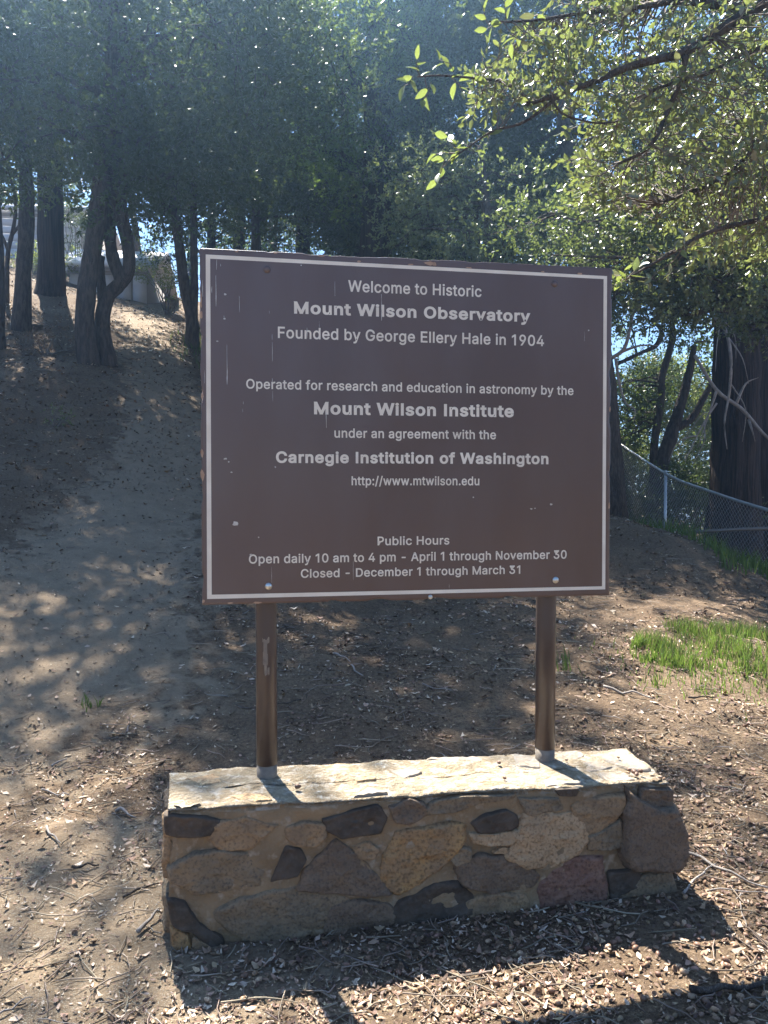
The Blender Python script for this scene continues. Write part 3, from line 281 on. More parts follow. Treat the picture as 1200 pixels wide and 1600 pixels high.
# ------------------------------------------------------------------ stone base under the sign
WH = 0.44
FL, FR, BR, BL = Vector((-.682, 2.38, 0)), Vector((.985, 2.605, 0)), Vector((.945, 2.96, 0)), Vector((-.765, 2.70, 0))
M_mortar = mat("mortar", (.28, .20, .118), .95, (.19, .135, .08), 7, bump=.008, bscale=60, col3=(.34, .27, .19), n3=28, lo3=.55, hi3=.7, spec=.15)
wall = thing('stone_base', 'low mortared fieldstone base carrying the two posts of the brown sign', 'stone wall')
def wall_block(mb):
    # a closed loft with uneven faces: rings from bottom to top, then the lid
    loop = []; seg = [(FL, FR, 110), (FR, BR, 24), (BR, BL, 90), (BL, FL, 24)]
    for a, b, n in seg:
        for k in range(n): loop.append(a.lerp(b, k / n))
    L = len(loop); base = np.array([tuple(p) for p in loop]); cen = base.mean(0)
    nrm = []
    for k in range(L):
        t = Vector(base[(k + 1) % L] - base[k - 1]); nrm.append((t.y, -t.x, 0)) 
    nrm = np.array(nrm); nrm /= np.linalg.norm(nrm, axis=1)[:, None]
    rings = []
    for q, h in enumerate(np.concatenate([np.linspace(-.12, WH - .02, 34), [WH - .008]])):
        r = base.copy(); r[:, 2] = h; r -= nrm * (0.010 + (0.010 if q == 34 else 0))
        nn = fbm(r, 5, 4, 31) * .010 + fbm(r, 22, 3, 37) * .006
        r += nrm * nn[:, None]; rings.append(r)
    # lid: rings shrinking to the middle line
    for s in (.985, .93, .8, .6, .4, .2, .02):
        r = base.copy(); lx = (base - cen)
        ax = Vector(FR - FL).normalized(); ax = np.array(ax)
        along = lx @ ax; off = lx - along[:, None] * ax
        r = cen + along[:, None] * ax * (1 - (1 - s) * .16) + off * s
        r[:, 2] = WH + fbm(r * [1, 1, 0], 9, 4, 41) * .007 - (0.006 if s > .98 else 0)
        rings.append(r)
    v = np.concatenate(rings); f = []
    for q in range(len(rings) - 1):
        for k in range(L): f.append((q * L + k, q * L + (k + 1) % L, (q + 1) * L + (k + 1) % L, (q + 1) * L + k))
    mb.add(v, f)
    # close the narrow slot in the lid by stitching opposite points
    b0 = (len(rings) - 1) * L
    mb.f.append(np.array([[b0 + k for k in range(L)]]))
mb = MB(); wall_block(mb); mo = mb.obj('mortar', M_mortar, wall, smooth=True, label='cement body with a weathered top, paled by painted sun')
M_cap = mat("sun_paled_weathered_cement", (.30, .245, .17), .95, (.20, .155, .10), 13, bump=.016, bscale=70, col3=(.42, .38, .32), n3=30, lo3=.5, hi3=.72, spec=.15)  # for upward faces: weathered, and paled to put the sun's highlight into the colour
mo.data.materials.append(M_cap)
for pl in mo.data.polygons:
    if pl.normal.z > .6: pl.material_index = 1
SM = {
 'dark': mat("dark_stone", (0.056, 0.044, 0.033), 0.9, (0.098, 0.074, 0.054), 14, bump=0.0100, bscale=33, col3=(.11, .09, .07), n3=60, lo3=.5, hi3=.8),
 'grey': mat("grey_granite", (0.179, 0.138, 0.090), .9, (0.250, 0.180, 0.109), 10, bump=0.0120, bscale=42, col3=(0.087, 0.070, 0.052), n3=113, lo3=.48, hi3=.74),
 'tan': mat("tan_granite", (0.305, 0.205, 0.113), .9, (0.217, 0.150, 0.090), 12, bump=0.0120, bscale=42, col3=(0.130, 0.090, 0.057), n3=107, lo3=.48, hi3=.74),
 'gold': mat("golden_granite", (0.391, 0.235, 0.099), .9, (0.261, 0.170, 0.095), 14, bump=0.0180, bscale=36, col3=(0.109, 0.070, 0.037), n3=101, lo3=.48, hi3=.74),
 'pale': mat("pale_granite", (0.435, 0.300, 0.171), .9, (0.337, 0.230, 0.132), 14, bump=0.0140, bscale=42, col3=(0.152, 0.100, 0.057), n3=107, lo3=.48, hi3=.74),
 'red': mat("reddish_stone", (0.184, 0.100, 0.072), .88, (0.250, 0.150, 0.105), 12, bump=0.0160, bscale=36, col3=(0.087, 0.050, 0.037), n3=94, lo3=.48, hi3=.74),
 'brown': mat("brown_granite", (0.196, 0.138, 0.090), .9, (0.142, 0.102, 0.070), 12, bump=0.0140, bscale=42, col3=(0.087, 0.065, 0.047), n3=113, lo3=.48, hi3=.74),
 'blue': mat("bluish_slab", (0.228, 0.205, 0.175), 0.9, (0.315, 0.260, 0.199), 12, bump=0.0080, bscale=36, col3=(0.239, 0.190, 0.132), n3=42, lo3=.48, hi3=.74),
}
def stone(poly, m, n, thick=.007, label=None, parent=wall, seed=[100]):
    """a stone whose visible face is the outline poly (3-D points), standing proud of the mortar"""
    seed[0] += 1; sd = seed[0]
    p = np.array([tuple(q) for q in poly]); n = np.array(tuple(n)); c = p.mean(0)
    if np.dot(np.cross(p[1] - p[0], p[2] - p[1]), n) < 0: p = p[::-1]
    # resample with a little waviness
    q = []; 
    for a, b in zip(p, np.roll(p, -1, 0)):
        l = np.linalg.norm(b - a); k = max(2, int(l / .008))
        for t in np.arange(k) / k: q.append(a * (1 - t) + b * t)
    q = np.array(q); q = (q * 2 + .5 * np.roll(q, 1, 0) + .5 * np.roll(q, -1, 0)) / 3
    L = len(q); size = np.linalg.norm(q - c, axis=1).mean()
    q = c + (q - c) * (1.15 + .04 * vnoise(q, 75, sd) + .06 * vnoise(q, 24, sd + 1))[:, None]
    if n[2] > .9:                        # slabs set in the top stay inside its edges
        for a_, b_ in ((FL, FR), (FR, BR), (BR, BL), (BL, FL)):
            e_ = np.array([b_.x - a_.x, b_.y - a_.y]); e_ /= np.linalg.norm(e_); o_n = np.array([e_[1], -e_[0]])
            dd = np.maximum(0, (q[:, :2] - [a_.x, a_.y]) @ o_n + .022); q[:, :2] -= dd[:, None] * o_n
    rings = []
    tilt = np.cross(n, [R.gauss(0, 1), R.gauss(0, 1), R.gauss(0, 1)]); tilt *= .035 / (np.linalg.norm(tilt) + 1e-6)
    for s, h in ((1.06, -.03), (1.06, -.014), (1.02, -.003), (.975, thick * .7), (.92, thick), (.83, thick), (.73, thick), (.6, thick), (.45, thick), (.3, thick * 1.05), (.12, thick * 1.05)):
        r = c + (q - c) * s
        hh = h + (fbm(r, 14, 3, sd) * (.006 if n[2] < .9 else .003) + fbm(r, 45, 3, sd) * .0035 - np.abs(vnoise(r, 13, sd + 5)) * (.009 if n[2] < .9 else .002)) * (1 if s < .99 else 0) + ((r - c) @ tilt) * (s < .99)
        rings.append(r + n * np.asarray(hh)[..., None] if np.ndim(hh) else r + n * hh)
    v = np.concatenate(rings + [[c + n * thick * 1.1]]); f = []
    for a in range(len(rings) - 1):
        for k in range(L): f.append((a * L + k, a * L + (k + 1) % L, (a + 1) * L + (k + 1) % L, (a + 1) * L + k))
    mb = MB(); mb.add(v, f); b0 = (len(rings) - 1) * L
    mb.f.append(np.array([(b0 + k, b0 + (k + 1) % L, len(v) - 1) for k in range(L)]))
    return mb.obj('stone', SM[m], parent, smooth=True, label=label)
fn = Vector((FR.y - FL.y, -(FR.x - FL.x), 0)).normalized(); fp = FL
tn = Vector((0, 0, 1)); tp = Vector((0, 0, WH))
A = lambda pts: [(240 + x * .35, 1150 + y * .35) for x, y in pts]
B = lambda pts: [(640 + x * .3833, 1120 + y * .3833) for x, y in pts]
front = [
 (A([(62,358),(220,368),(285,385),(245,440),(110,450),(62,435)]), 'dark', 'near-black stone at the top corner'),
 (A([(290,392),(410,368),(500,392),(545,402),(480,450),(430,500),(320,505),(255,455)]), 'tan', None),
 (A([(90,590),(180,540),(310,520),(420,540),(470,600),(450,660),(350,688),(200,695),(100,650)]), 'grey', None),
 (A([(590,500),(650,515),(675,560),(640,620),(530,640),(560,570)]), 'dark', 'small dark pointed stone'),
 (A([(600,410),(680,390),(760,400),(765,450),(720,490),(650,485),(600,455)]), 'tan', None),
 (A([(775,375),(900,340),(990,318),(1030,370),(1000,430),(850,450),(790,430)]), 'dark', 'dark four-sided stone high in the face'),
 (A([(820,490),(880,530),(950,590),(1040,700),(960,710),(800,690),(660,678),(700,600),(780,530)]), 'brown', None),
 ([(625,1307),(652,1299),(682,1296),(716,1296),(720,1315),(705,1335),(682,1358),(655,1378),(625,1393),(606,1381),(604,1356),(611,1335)], 'gold', 'golden brown granite stone'),
 (A([(310,790),(400,732),(520,697),(640,692),(760,712),(845,745),(780,810),(680,880),(540,928),(430,900),(330,830)]), 'grey', 'largest grey stone at the foot'),
 (A([(78,745),(150,760),(200,840),(280,890),(310,950),(260,962),(180,880),(100,850)]), 'dark', None),
 (A([(80,860),(150,890),(168,960),(98,990)]), 'gold', None),
 (A([(180,895),(245,930),(278,962),(172,966)]), 'tan', None),
 ([(520,1420),(555,1410),(600,1417),(612,1430),(606,1452),(560,1462),(525,1466),(512,1450)], 'brown', None),
 ([(617,1427),(640,1406),(680,1386),(712,1386),(730,1405),(732,1442),(690,1452),(640,1458),(614,1452)], 'dark', 'wide dark stone at the foot'),
 (A([(900,500),(960,482),(1005,510),(980,550),(920,548)]), 'tan', None),
 ([(612,1262),(640,1250),(661,1256),(667,1272),(640,1287),(620,1283)], 'brown', None),
 (B([(80,375),(125,342),(220,325),(400,322),(392,338),(300,350),(180,388),(90,398)]), 'grey', None),
 (B([(262,437),(318,402),(390,387),(432,407),(436,448),(370,466),(290,470)]), 'dark', 'dark upper slab of a two-toned pair'),
 (B([(260,478),(350,478),(438,462),(436,492),(400,520),(272,518)]), 'pale', None),
 (B([(168,572),(210,532),(250,542),(245,588),(182,603)]), 'grey', None),
 (B([(482,412),(570,402),(600,412),(668,405),(698,450),(718,500),(680,555),(560,606),(490,604),(410,570),(442,510)]), 'pale', 'pale tan stone'),
 (B([(342,555),(380,532),(410,537),(402,558)]), 'pale', None),
 (B([(205,612),(300,575),(430,583),(505,650),(478,688),(330,712),(235,688)]), 'brown', None),
 (B([(248,762),(350,724),(458,738),(482,820),(380,833),(255,848)]), 'tan', None),
 (B([(602,622),(662,588),(772,588),(788,680),(792,758),(700,778),(552,778),(548,680)]), 'red', 'reddish stone low in the face'),
 (B([(675,372),(722,345),(865,325),(872,360),(828,425),(742,490),(695,440)]), 'tan', None),
 (B([(740,490),(855,435),(865,530),(820,542),(740,542)]), 'grey', None),
 (B([(455,335),(598,335),(615,378),(484,398)]), 'grey', None),
 (B([(600,298),(688,293),(678,325),(615,322)]), 'dark', None),
 (B([(822,642),(938,628),(936,688),(880,708),(824,738)]), 'dark', 'blue-black stone near the far end'),
 (B([(832,748),(900,712),(962,652),(1050,645),(1075,700),(1080,758),(1000,773),(834,776)]), 'grey', None),
 (B([(955,296),(1068,300),(1066,362),(1000,366),(945,340)]), 'brown', None),
]
for poly, m, lb in front:
    stone([hit(x, y, fp, fn) for x, y in poly], m, fn, label=lb)
big = [hit(x, y, fp, fn) for x, y in B([(905,320),(945,352),(1000,378),(1072,378),(1092,430),(1112,475),(1105,560),(1068,604),(980,600),(895,603),(885,520),(890,400)])]
stone(big, 'brown', fn, thick=.035, label='tall bulging brown stone at the broken end')
for poly, m, lb in [
 (B([(610,132),(680,130),(705,158),(660,180),(614,183)]), 'blue', None), (B([(428,157),(525,165),(525,203),(442,198)]), 'blue', None),
 (B([(755,157),(860,147),(920,175),(985,213),(900,215),(820,185)]), 'blue', 'pale flat slab at the corner of the top'),
 (B([(655,195),(760,182),(818,205),(722,223)]), 'blue', None), (B([(775,236),(870,231),(912,262),(850,272),(803,259)]), 'blue', None),
 (B([(555,256),(620,242),(695,272),(640,286),(565,284)]), 'blue', None), (B([(925,260),(1000,250),(1065,268),(1000,280)]), 'grey', None),
 (B([(85,176),(200,166),(370,152),(370,188),(230,203),(190,190)]), 'blue', None),
 (A([(1062,160),(1150,142),(1188,160),(1120,186)]), 'blue', None), (A([(895,182),(985,182),(988,198),(912,203)]), 'pale', None),
 (A([(905,268),(960,232),(1036,258),(1028,278),(910,284)]), 'blue', None), (A([(66,318),(150,313),(195,340),(95,350)]), 'blue', None),
 (A([(350,270),(470,262),(520,285),(430,300)]), 'pale', None), (A([(150,190),(260,175),(330,200),(220,222)]), 'pale', None)]:
    stone([hit(x, y, tp, tn) for x, y in poly], m, tn, thick=.004, label=lb)
# stones of the two ends and of the back, met with from the side
def plane_stones(a, b, cells, mats):
    ax = (b - a); L = ax.length; ax.normalize(); n = Vector((ax.y, -ax.x, 0))
    for (u0, u1, h0, h1), m in zip(cells, mats):
        pts = []
        for k in range(8):
            t = k / 8 * 2 * math.pi + R.uniform(-.2, .2)
            cx, sy = math.cos(t), math.sin(t); s = 1 / max(abs(cx), abs(sy)) ** .6
            pts.append(a + ax * ((u0 + u1) / 2 + (u1 - u0) / 2 * cx * s * .93) + Vector((0, 0, (h0 + h1) / 2 + (h1 - h0) / 2 * sy * s * .93)))
        stone(pts, m, n, .016)
plane_stones(FR, BR, [(.02, .17, .03, .2), (.19, .33, .02, .16), (.03, .15, .23, .4), (.18, .33, .2, .4)], ['grey', 'brown', 'tan', 'dark'])
plane_stones(BL, FL, [(.02, .16, .03, .22), (.18, .31, .02, .17), (.03, .2, .25, .41), (.22, .31, .2, .4)], ['brown', 'grey', 'dark', 'tan'])
cells = []; ms = []
u = .03
while u < 1.6:
    w = R.uniform(.14, .26); h = R.uniform(.17, .24); cells += [(u, u + w - .02, .03, h), (u, u + w - .02, h + .02, .41)]; ms += [R.choice(['grey', 'brown', 'tan', 'dark', 'red', 'gold']) for _ in (0, 1)]; u += w
plane_stones(BR, BL, cells, ms)

# ------------------------------------------------------------------ the sign
KS = .97; SC = Vector((.10707 * KS, 2.78552 * KS, CAMZ + .20179 * KS)); YAW = .162176; SW, SH = 1.49567 * KS, 1.22 * KS
sx = Vector((math.cos(YAW), math.sin(YAW), 0)); sn = Vector((math.sin(YAW), -math.cos(YAW), 0))
sign = thing('welcome_sign', 'brown painted welcome sign with cream lettering on two round posts', 'sign', loc=(SC.x, SC.y, WH))
sign.rotation_euler = (0, 0, YAW)
# in the sign's own frame: x along the board, -y towards the reader, z up from the top of the base
ZB = SC.z - WH
def on_sign(px, py):
    p = hit(px, py, SC, sn) - SC; return p.dot(sx), p.z + ZB
M_brown = mat("brown_sign_paint", (.116, .070, .054), .36, (.088, .054, .043), 1.6, bump=.0006, bscale=14, spec=.5, coat=.2, col3=(.125, .088, .078), n3=4, lo3=.42, hi3=.8, stretch=(1, 1, .3))
M_edge = mat("board_edge", (.09, .06, .052), .7, (.25, .18, .13), 20, lo=.6, hi=.7, bump=.002)
M_cream = mat("cream_paint", (.82, .75, .62), .5, (.72, .65, .53), 12)
M_white = mat("weathered_drip", (.62, .60, .55), .7, (.45, .40, .33), 60)
M_chip = mat("bare_plywood", (.45, .30, .20), .8, (.32, .2, .13), 50)
M_post = mat("brown_post_paint", (.085, .062, .052), .34, (.062, .045, .038), 7, spec=.5, stretch=(1, 1, .2), bump=.0005, bscale=30)
M_galv = mat("bare_galvanised_steel", (.24, .20, .15), .7, (.15, .125, .10), 25, metal=.0, spec=.5)
M_bolt = mat("zinc_bolt", (.62, .62, .58), .3, metal=.9)
TH = .019
nn_ = 60; mb = MB()          # the board, its edges slightly chewed
per = []
for a, b, k in (((-SW/2, -SH/2), (SW/2, -SH/2), 90), ((SW/2, -SH/2), (SW/2, SH/2), 74), ((SW/2, SH/2), (-SW/2, SH/2), 90), ((-SW/2, SH/2), (-SW/2, -SH/2), 74)):
    for t in np.arange(k) / k: per.append((a[0] + (b[0] - a[0]) * t, a[1] + (b[1] - a[1]) * t))
per = np.array(per); L = len(per)
nz = np.maximum(0, fbm(per, 14, 3, 5) - .32) * .012
ins = per * (1 - nz[:, None] / np.array([SW/2, SH/2]))
def ring(pts, y, s=0): return np.stack([pts[:, 0] * (1 - s / (SW/2)), np.full(L, y), pts[:, 1] * (1 - s / (SH/2)) + ZB], 1)
rs = [ring(per, 0, .0035), ring(ins, -TH + .0015), ring(ins, -TH, .0015)]
fr = [ring(ins * k, -TH) for k in (.985, .95, .88, .78, .66, .54, .42, .3, .18, .06, .001)]
bk = [ring(per * k, 0) for k in (.9, .7, .5, .3, .1, .001)][::-1]
rs = bk + rs + fr
v = np.concatenate(rs)
f = [(q * L + k, q * L + (k + 1) % L, (q + 1) * L + (k + 1) % L, (q + 1) * L + k) for q in range(len(rs) - 1) for k in range(L)]
mb.add(v, f)
board = mb.obj('board', M_brown, sign)
board.data.materials.append(M_edge)
mi = np.zeros(len(board.data.polygons), np.int32); mi[6 * L:7 * L] = 1; board.data.polygons.foreach_set('material_index', mi)
# painted border line, as four strips of one closed frame
def quadframe(outer, inner, y):
    v = [(x, y, z) for x, z in outer] + [(x, y, z) for x, z in inner]
    return v, [(k, (k + 1) % 4, 4 + (k + 1) % 4, 4 + k) for k in range(4)]
o_ = [on_sign(*p) for p in ((324.2, 934.7), (942, 919.8), (944.8, 433.7), (322, 400.3))]
i_ = [on_sign(*p) for p in ((331.3, 928.0), (937, 915), (939.4, 438.3), (329.0, 406.9))]
mb = MB(); v, f = quadframe(o_, i_, -TH - .0006); mb.add(v, f); mb.obj('border_line', M_cream, sign)
GL = json.loads(GLYPHS)
from mathutils.geometry import tessellate_polygon
def contour(s, off):
    """a glyph outline as a polygon, grown outward by off to the weight of the sign's letters"""
    k = len(s) // 6; q = [np.array(s[i * 6:i * 6 + 6], float) for i in range(k)]; out = []
    for i in range(k):
        a, b = q[i], q[(i + 1) % k]; p0, p1, p2, p3 = a[2:4], a[4:6], b[0:2], b[2:4]
        ch = p3 - p0; L = np.linalg.norm(ch)
        if L < 1: continue
        dev = max(abs(np.cross(ch, p1 - p0)), abs(np.cross(ch, p2 - p0))) / L
        n = 1 if dev < 1.5 else 4
        for t in np.arange(n) / n: out.append((1-t)**3*p0 + 3*(1-t)**2*t*p1 + 3*(1-t)*t*t*p2 + t**3*p3)
    out = np.array(out); keep = []
    for i in range(len(out)):
        lone = np.linalg.norm(out[i] - out[i - 1]) > 40 or np.linalg.norm(out[(i + 1) % len(out)] - out[i]) > 40
        if keep and not lone and np.linalg.norm(out[i] - keep[-1]) < max(6, off * .8): continue
        keep.append(out[i])
    p = np.array(keep); e = np.roll(p, -1, 0) - p; e /= np.linalg.norm(e, axis=1)[:, None] + 1e-9
    nn = np.stack([-e[:, 1], e[:, 0]], 1); m = nn + np.roll(nn, 1, 0); den = (m * m).sum(1) / 2
    return p + off * m / np.maximum(den, .55)[:, None]
def area(p): x, y = p[:, 0], p[:, 1]; return .5 * np.sum(x * np.roll(y, -1) - y * np.roll(x, -1))
def lettering(text, lx, ly, rx, ry, cap, bold, name='lettering'):
    """one printed line; (lx, ly) and (rx, ry) are the ends of its baseline measured on the photograph"""
    x0, z0 = on_sign(lx, ly); x1, z1 = on_sign(rx, ry); zb = (z0 + z1) / 2; off = bold * 1000
    V, T = [], []; x = 0
    for ch in text:
        adv, sp = GL[ch]
        if sp:
            cs = [contour(c, off) for c in sp]; raw = [area(contour(c, 0)) for c in sp]; sg = np.sign(max(raw, key=abs))
            outer = [c for c, r in zip(cs, raw) if np.sign(r) == sg]; holes = [c for c, r in zip(cs, raw) if np.sign(r) != sg]
            for k, o in enumerate(outer):
                hs = [h for h in holes if o[:, 0].min() < h[:, 0].mean() < o[:, 0].max() and o[:, 1].min() < h[:, 1].mean() < o[:, 1].max()] if k == 0 or len(outer) > 1 and ch not in 'A4' else []
                poly = [o] + hs; tri = tessellate_polygon([[Vector((a, b, 0)) for a, b in c] for c in poly]); base = len(V)
                V += [(a + x, b, k) for c in poly for a, b in c]; T += [tuple(base + i for i in t) for t in tri]
        x += adv + off * 1.5
    co = np.array(V, float); sxx = (x1 - x0) / (co[:, 0].max() - co[:, 0].min()); sz = cap / (509 + 2 * off)
    mb = MB(); mb.add(np.stack([x0 + (co[:, 0] - co[:, 0].min()) * sxx, -TH - .0008 - co[:, 2] * .0002, zb + (co[:, 1] + off) * sz], 1), T)
    mb.obj(name, M_cream, sign, label='painted line reading "%s"' % text, kind='stuff')
mpx = SH / 537.0
for t, lx, ly, rx, ry, cap, bold in [
 ("Welcome to Historic", 543, 457.3, 750, 466.8, 17.6, .014),
 ("Mount Wilson Observatory", 458.5, 489.5, 825.6, 507.5, 18.6, .029),
 ("Founded by George Ellery Hale in 1904", 434, 528.6, 846.9, 543.8, 17.4, .014),
 ("Operated for research and education in astronomy by the", 384.8, 606.6, 892.6, 620, 14.6, .014),
 ("Mount Wilson Institute", 489.5, 647.6, 800, 653.4, 19.4, .029),
 ("under an agreement with the", 521.6, 684, 772.3, 687.4, 14.6, .014),
 ("Carnegie Institution of Washington", 431, 723, 853.7, 726.2, 17.8, .028),
 ("http://www.mtwilson.edu", 548.3, 757.8, 746.5, 758.8, 14.2, .014),
 ("Public Hours", 588.6, 851.2, 700, 850.4, 13.8, .014),
 ("Open daily 10 am to 4 pm - April 1 through November 30", 389, 879.2, 882, 872.7, 14.0, .014),
 ("Closed - December 1 through March 31", 469.6, 901.6, 810, 895.8, 13.6, .014)]:
    lettering(t, lx, ly, rx, ry, cap * mpx, bold)
# drips, specks and chips
def blob(mb, x, z, w, h, y=-TH - .0014, n=9):
    a = np.linspace(0, 2 * math.pi, n, endpoint=False); r = 1 + rng.uniform(-.3, .3, n)
    v = np.stack([x + np.cos(a) * w / 2 * r, np.full(n, y), z + np.sin(a) * h / 2 * r], 1)
    mb.add(v, [list(reversed(range(n)))] if False else [list(range(n))])
mb = MB()
def drip(px, y0, y1, w=2.2):
    x, z0 = on_sign(px, y0); _, z1 = on_sign(px, y1); k = max(3, int((z0 - z1) / .018)); ww = w * mpx
    zz = np.linspace(z0, z1, k); 
    xx = x + np.cumsum(rng.normal(0, .0004, k)); wid = ww * np.interp(np.linspace(0, 1, k), [0, .75, .93, 1], [.12, .38, .75, .15]) * rng.uniform(.6, 1.2, k)
    v = np.concatenate([np.stack([xx - wid / 2, np.full(k, -TH - .0014), zz], 1), np.stack([xx + wid / 2, np.full(k, -TH - .0014), zz], 1)])
    mb.add(v, [(q, q + 1, k + q + 1, k + q) for q in range(k - 1)])
for a in [(594.5,462,503,3),(522,442,465,2.4),(479,514,531,3),(339,408,424,3),(338,433,481,3),(355,540,602,2.6),(374,465,490,2.4),(421,488,492,1.4),(425,524,533,2.2),(425,536,566,2.2),(425.5,592,600,2),(426,612,628,2),(508.5,640,669,3),(380,628,633,2),(379.5,640,645,1.8),(317,440,466,3),(320,580,600,2),(551,875,905,1.8),(424,885,910,1.8),(332,450,460,2.6),(350,495,498,2),(910,520,535,1.2),(700,912,918,1.6),(498,504,518,1),(345,415,419,2)]: drip(*a)
for px, py, w, h in [(352,462,4,3),(351,500,3,3),(340,535,3,2),(368,818,8,7),(392,866,4,3),(352,717,5,3),(362,738,3,2),(827,795,4,2.4),(833,794,3,2),(858,788,4,3),(430,730,2,2),(404,839,2,2),(916,518,3,2),(470,417,2,2),(737,777,2,2),(358,722,3,2)]:
    x, z = on_sign(px, py); blob(mb, x, z, w * mpx, h * mpx)
mb.obj('paint_drips', M_white, sign, kind='stuff', label='white drips and droppings dried on the board')
mb = MB()
for px, py, w, h in [(669,414.5,17,6),(677,415,7,7),(501,402,12,3),(311.6,493,4,11),(313.5,708,5,13),(315,742,6,17),(312,470,3,30),(316,938,5,6),(640,416,8,3),(948,790,3,9),(560,411,6,3),(902,430,9,3),(845,427,6,2.4),(312,620,3,9),(403,943,14,3),(360,942,8,3),(950.5,640,2.6,8),(430,398,7,2.4),(370,396,5,2.4),(730,421,10,2.6)]:
    x, z = on_sign(px, py); x = max(-SW/2 + .004, min(SW/2 - .004, x)); z = max(ZB - SH/2 + .004, min(ZB + SH/2 - .004, z)); blob(mb, x, z, w * mpx, h * mpx, y=-TH - .0011)
mb.obj('paint_chips', M_chip, sign, kind='stuff', label='bare wood chips along the board edge')
# bolts
def dome(mb, c, r, h, n=12):
    x, y, z = c; pr = [(1, 0), (.97, .25), (.8, .65), (.45, .92), (.0, 1)]
    v = [(x + r * a * math.cos(t), y - h * b, z + r * a * math.sin(t)) for a, b in pr[:-1] for t in np.linspace(0, 2 * math.pi, n, endpoint=False)] + [(x, y - h, z)]
    mb.add(v, [(q * n + k, q * n + (k + 1) % n, (q + 1) * n + (k + 1) % n, (q + 1) * n + k) for q in range(3) for k in range(n)])
    mb.f.append(np.array([(mb.n - 1 - n + k, mb.n - 1 - n + (k + 1) % n, mb.n - 1) for k in range(n)]))
for px, py, m, r in [(417, 423.5, M_brown, .0125), (863.5, 445.5, M_brown, .0125), (419.5, 915, M_bolt, .0125), (865, 905.5, M_bolt, .0125), (670.5, 931.5, M_bolt, .0085)]:
    x, z = on_sign(px, py); mb = MB(); dome(mb, (x, -TH, z), r, .007); mb.obj('bolt', m, sign, smooth=True)
# posts, standing right behind the board
def post(px, py):
    p = hit(px, py, tp, tn); l = Matrix.Rotation(-YAW, 3, 'Z') @ (p - Vector((SC.x, SC.y, WH))); return l.x
PR = .0364
for px in (416, 859):
    x, _ = on_sign(px, 942); yy = PR + .001
    bx = x
    mb = MB(); tube(mb, [(bx, yy, z) for z in (.045, .5, 1.0, ZB + SH/2 - .06)], [PR] * 4, 28)
    pt = mb.obj('post', M_post, sign, smooth=True)
    for pl in pt.data.polygons:
        if pl.normal.z ** 2 > .9: pl.use_smooth = False
    mb = MB(); tube(mb, [(bx, yy, z) for z in (-.05, .0455)], [PR - .0008] * 2, 28); mb.obj('bare_collar', M_galv, pt, smooth=True)
    mb = MB(); tube(mb, [(bx, yy, z) for z in (ZB + SH/2 - .061, ZB + SH/2 - .05)], [PR + .002, PR + .001], 28); mb.obj('cap', M_post, pt)
    if px == 416:                                   # peeled patch on the left post
        mb = MB()
        for cz, hh, a0, a1 in [(.482, .016, -1.95, -1.3), (.455, .05, -1.85, -1.5), (.42, .045, -1.9, -1.45), (.385, .04, -1.78, -1.55), (.375, .02, -1.5, -1.3)]:
            k = 7; aa = np.linspace(a0, a1, k); jit = lambda: rng.uniform(-.006, .006, k)
            rr_ = PR + .0007 + rng.uniform(0, .0002)
            v = np.concatenate([np.stack([bx + rr_ * np.cos(aa), yy + rr_ * np.sin(aa), cz + s * hh / 2 + jit()], 1) for s in (-1, 1)])
            mb.add(v, [(q, q + 1, k + q + 1, k + q) for q in range(k - 1)])
        mb.obj('peeled_patch', M_galv, pt)

# ------------------------------------------------------------------ trees
def bark(name, a, b, ridge=(6, 6, .9), sc=3.0, bump=.03):
    return mat(name, a, .95, b, sc, bump=bump, bscale=sc * 2.2, stretch=ridge, spec=.1, lo=.42, hi=.58)
M_oakbark = bark("oak_bark", (.11, .09, .075), (.065, .054, .047), (5, 5, 1.3), 4.5, .05)
M_cedarbark = bark("cedar_bark", (.062, .045, .037), (.028, .022, .019), (9, 9, .5), 2.2, .05)
M_dead = mat("dead_wood", (.34, .30, .26), .9, (.22, .19, .165), 12, bump=.003)
M_twig = mat("twig_bark", (.22, .185, .15), .9, (.10, .08, .065), 20)
L_oak = leaf_mat("shade_toned_oak_leaves", (.03, .042, .02), (.17, .24, .045), .32, .34, .45, .35, (.065, .078, .035))  # darker greens, the gloom of the canopy is put into the colour
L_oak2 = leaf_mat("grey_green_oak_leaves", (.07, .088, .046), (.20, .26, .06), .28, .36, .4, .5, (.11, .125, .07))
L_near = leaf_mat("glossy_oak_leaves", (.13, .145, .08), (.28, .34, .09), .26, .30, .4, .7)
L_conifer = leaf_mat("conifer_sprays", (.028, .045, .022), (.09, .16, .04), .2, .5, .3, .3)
L_sunlit = leaf_mat('sun_toned_needle_sprays', (.06, .10, .03), (.28, .44, .07), .42, .4)  # brighter conifer green, sunlight on the boughs painted into the colour
L_bay = leaf_mat('sun_toned_bay_leaves', (.12, .14, .075), (.28, .35, .09), .3, .33)  # greens lifted so the colour itself carries the sun on this crown
L_bright = leaf_mat("pale_shrub_leaves", (.11, .13, .045), (.35, .42, .09), .35, .45)

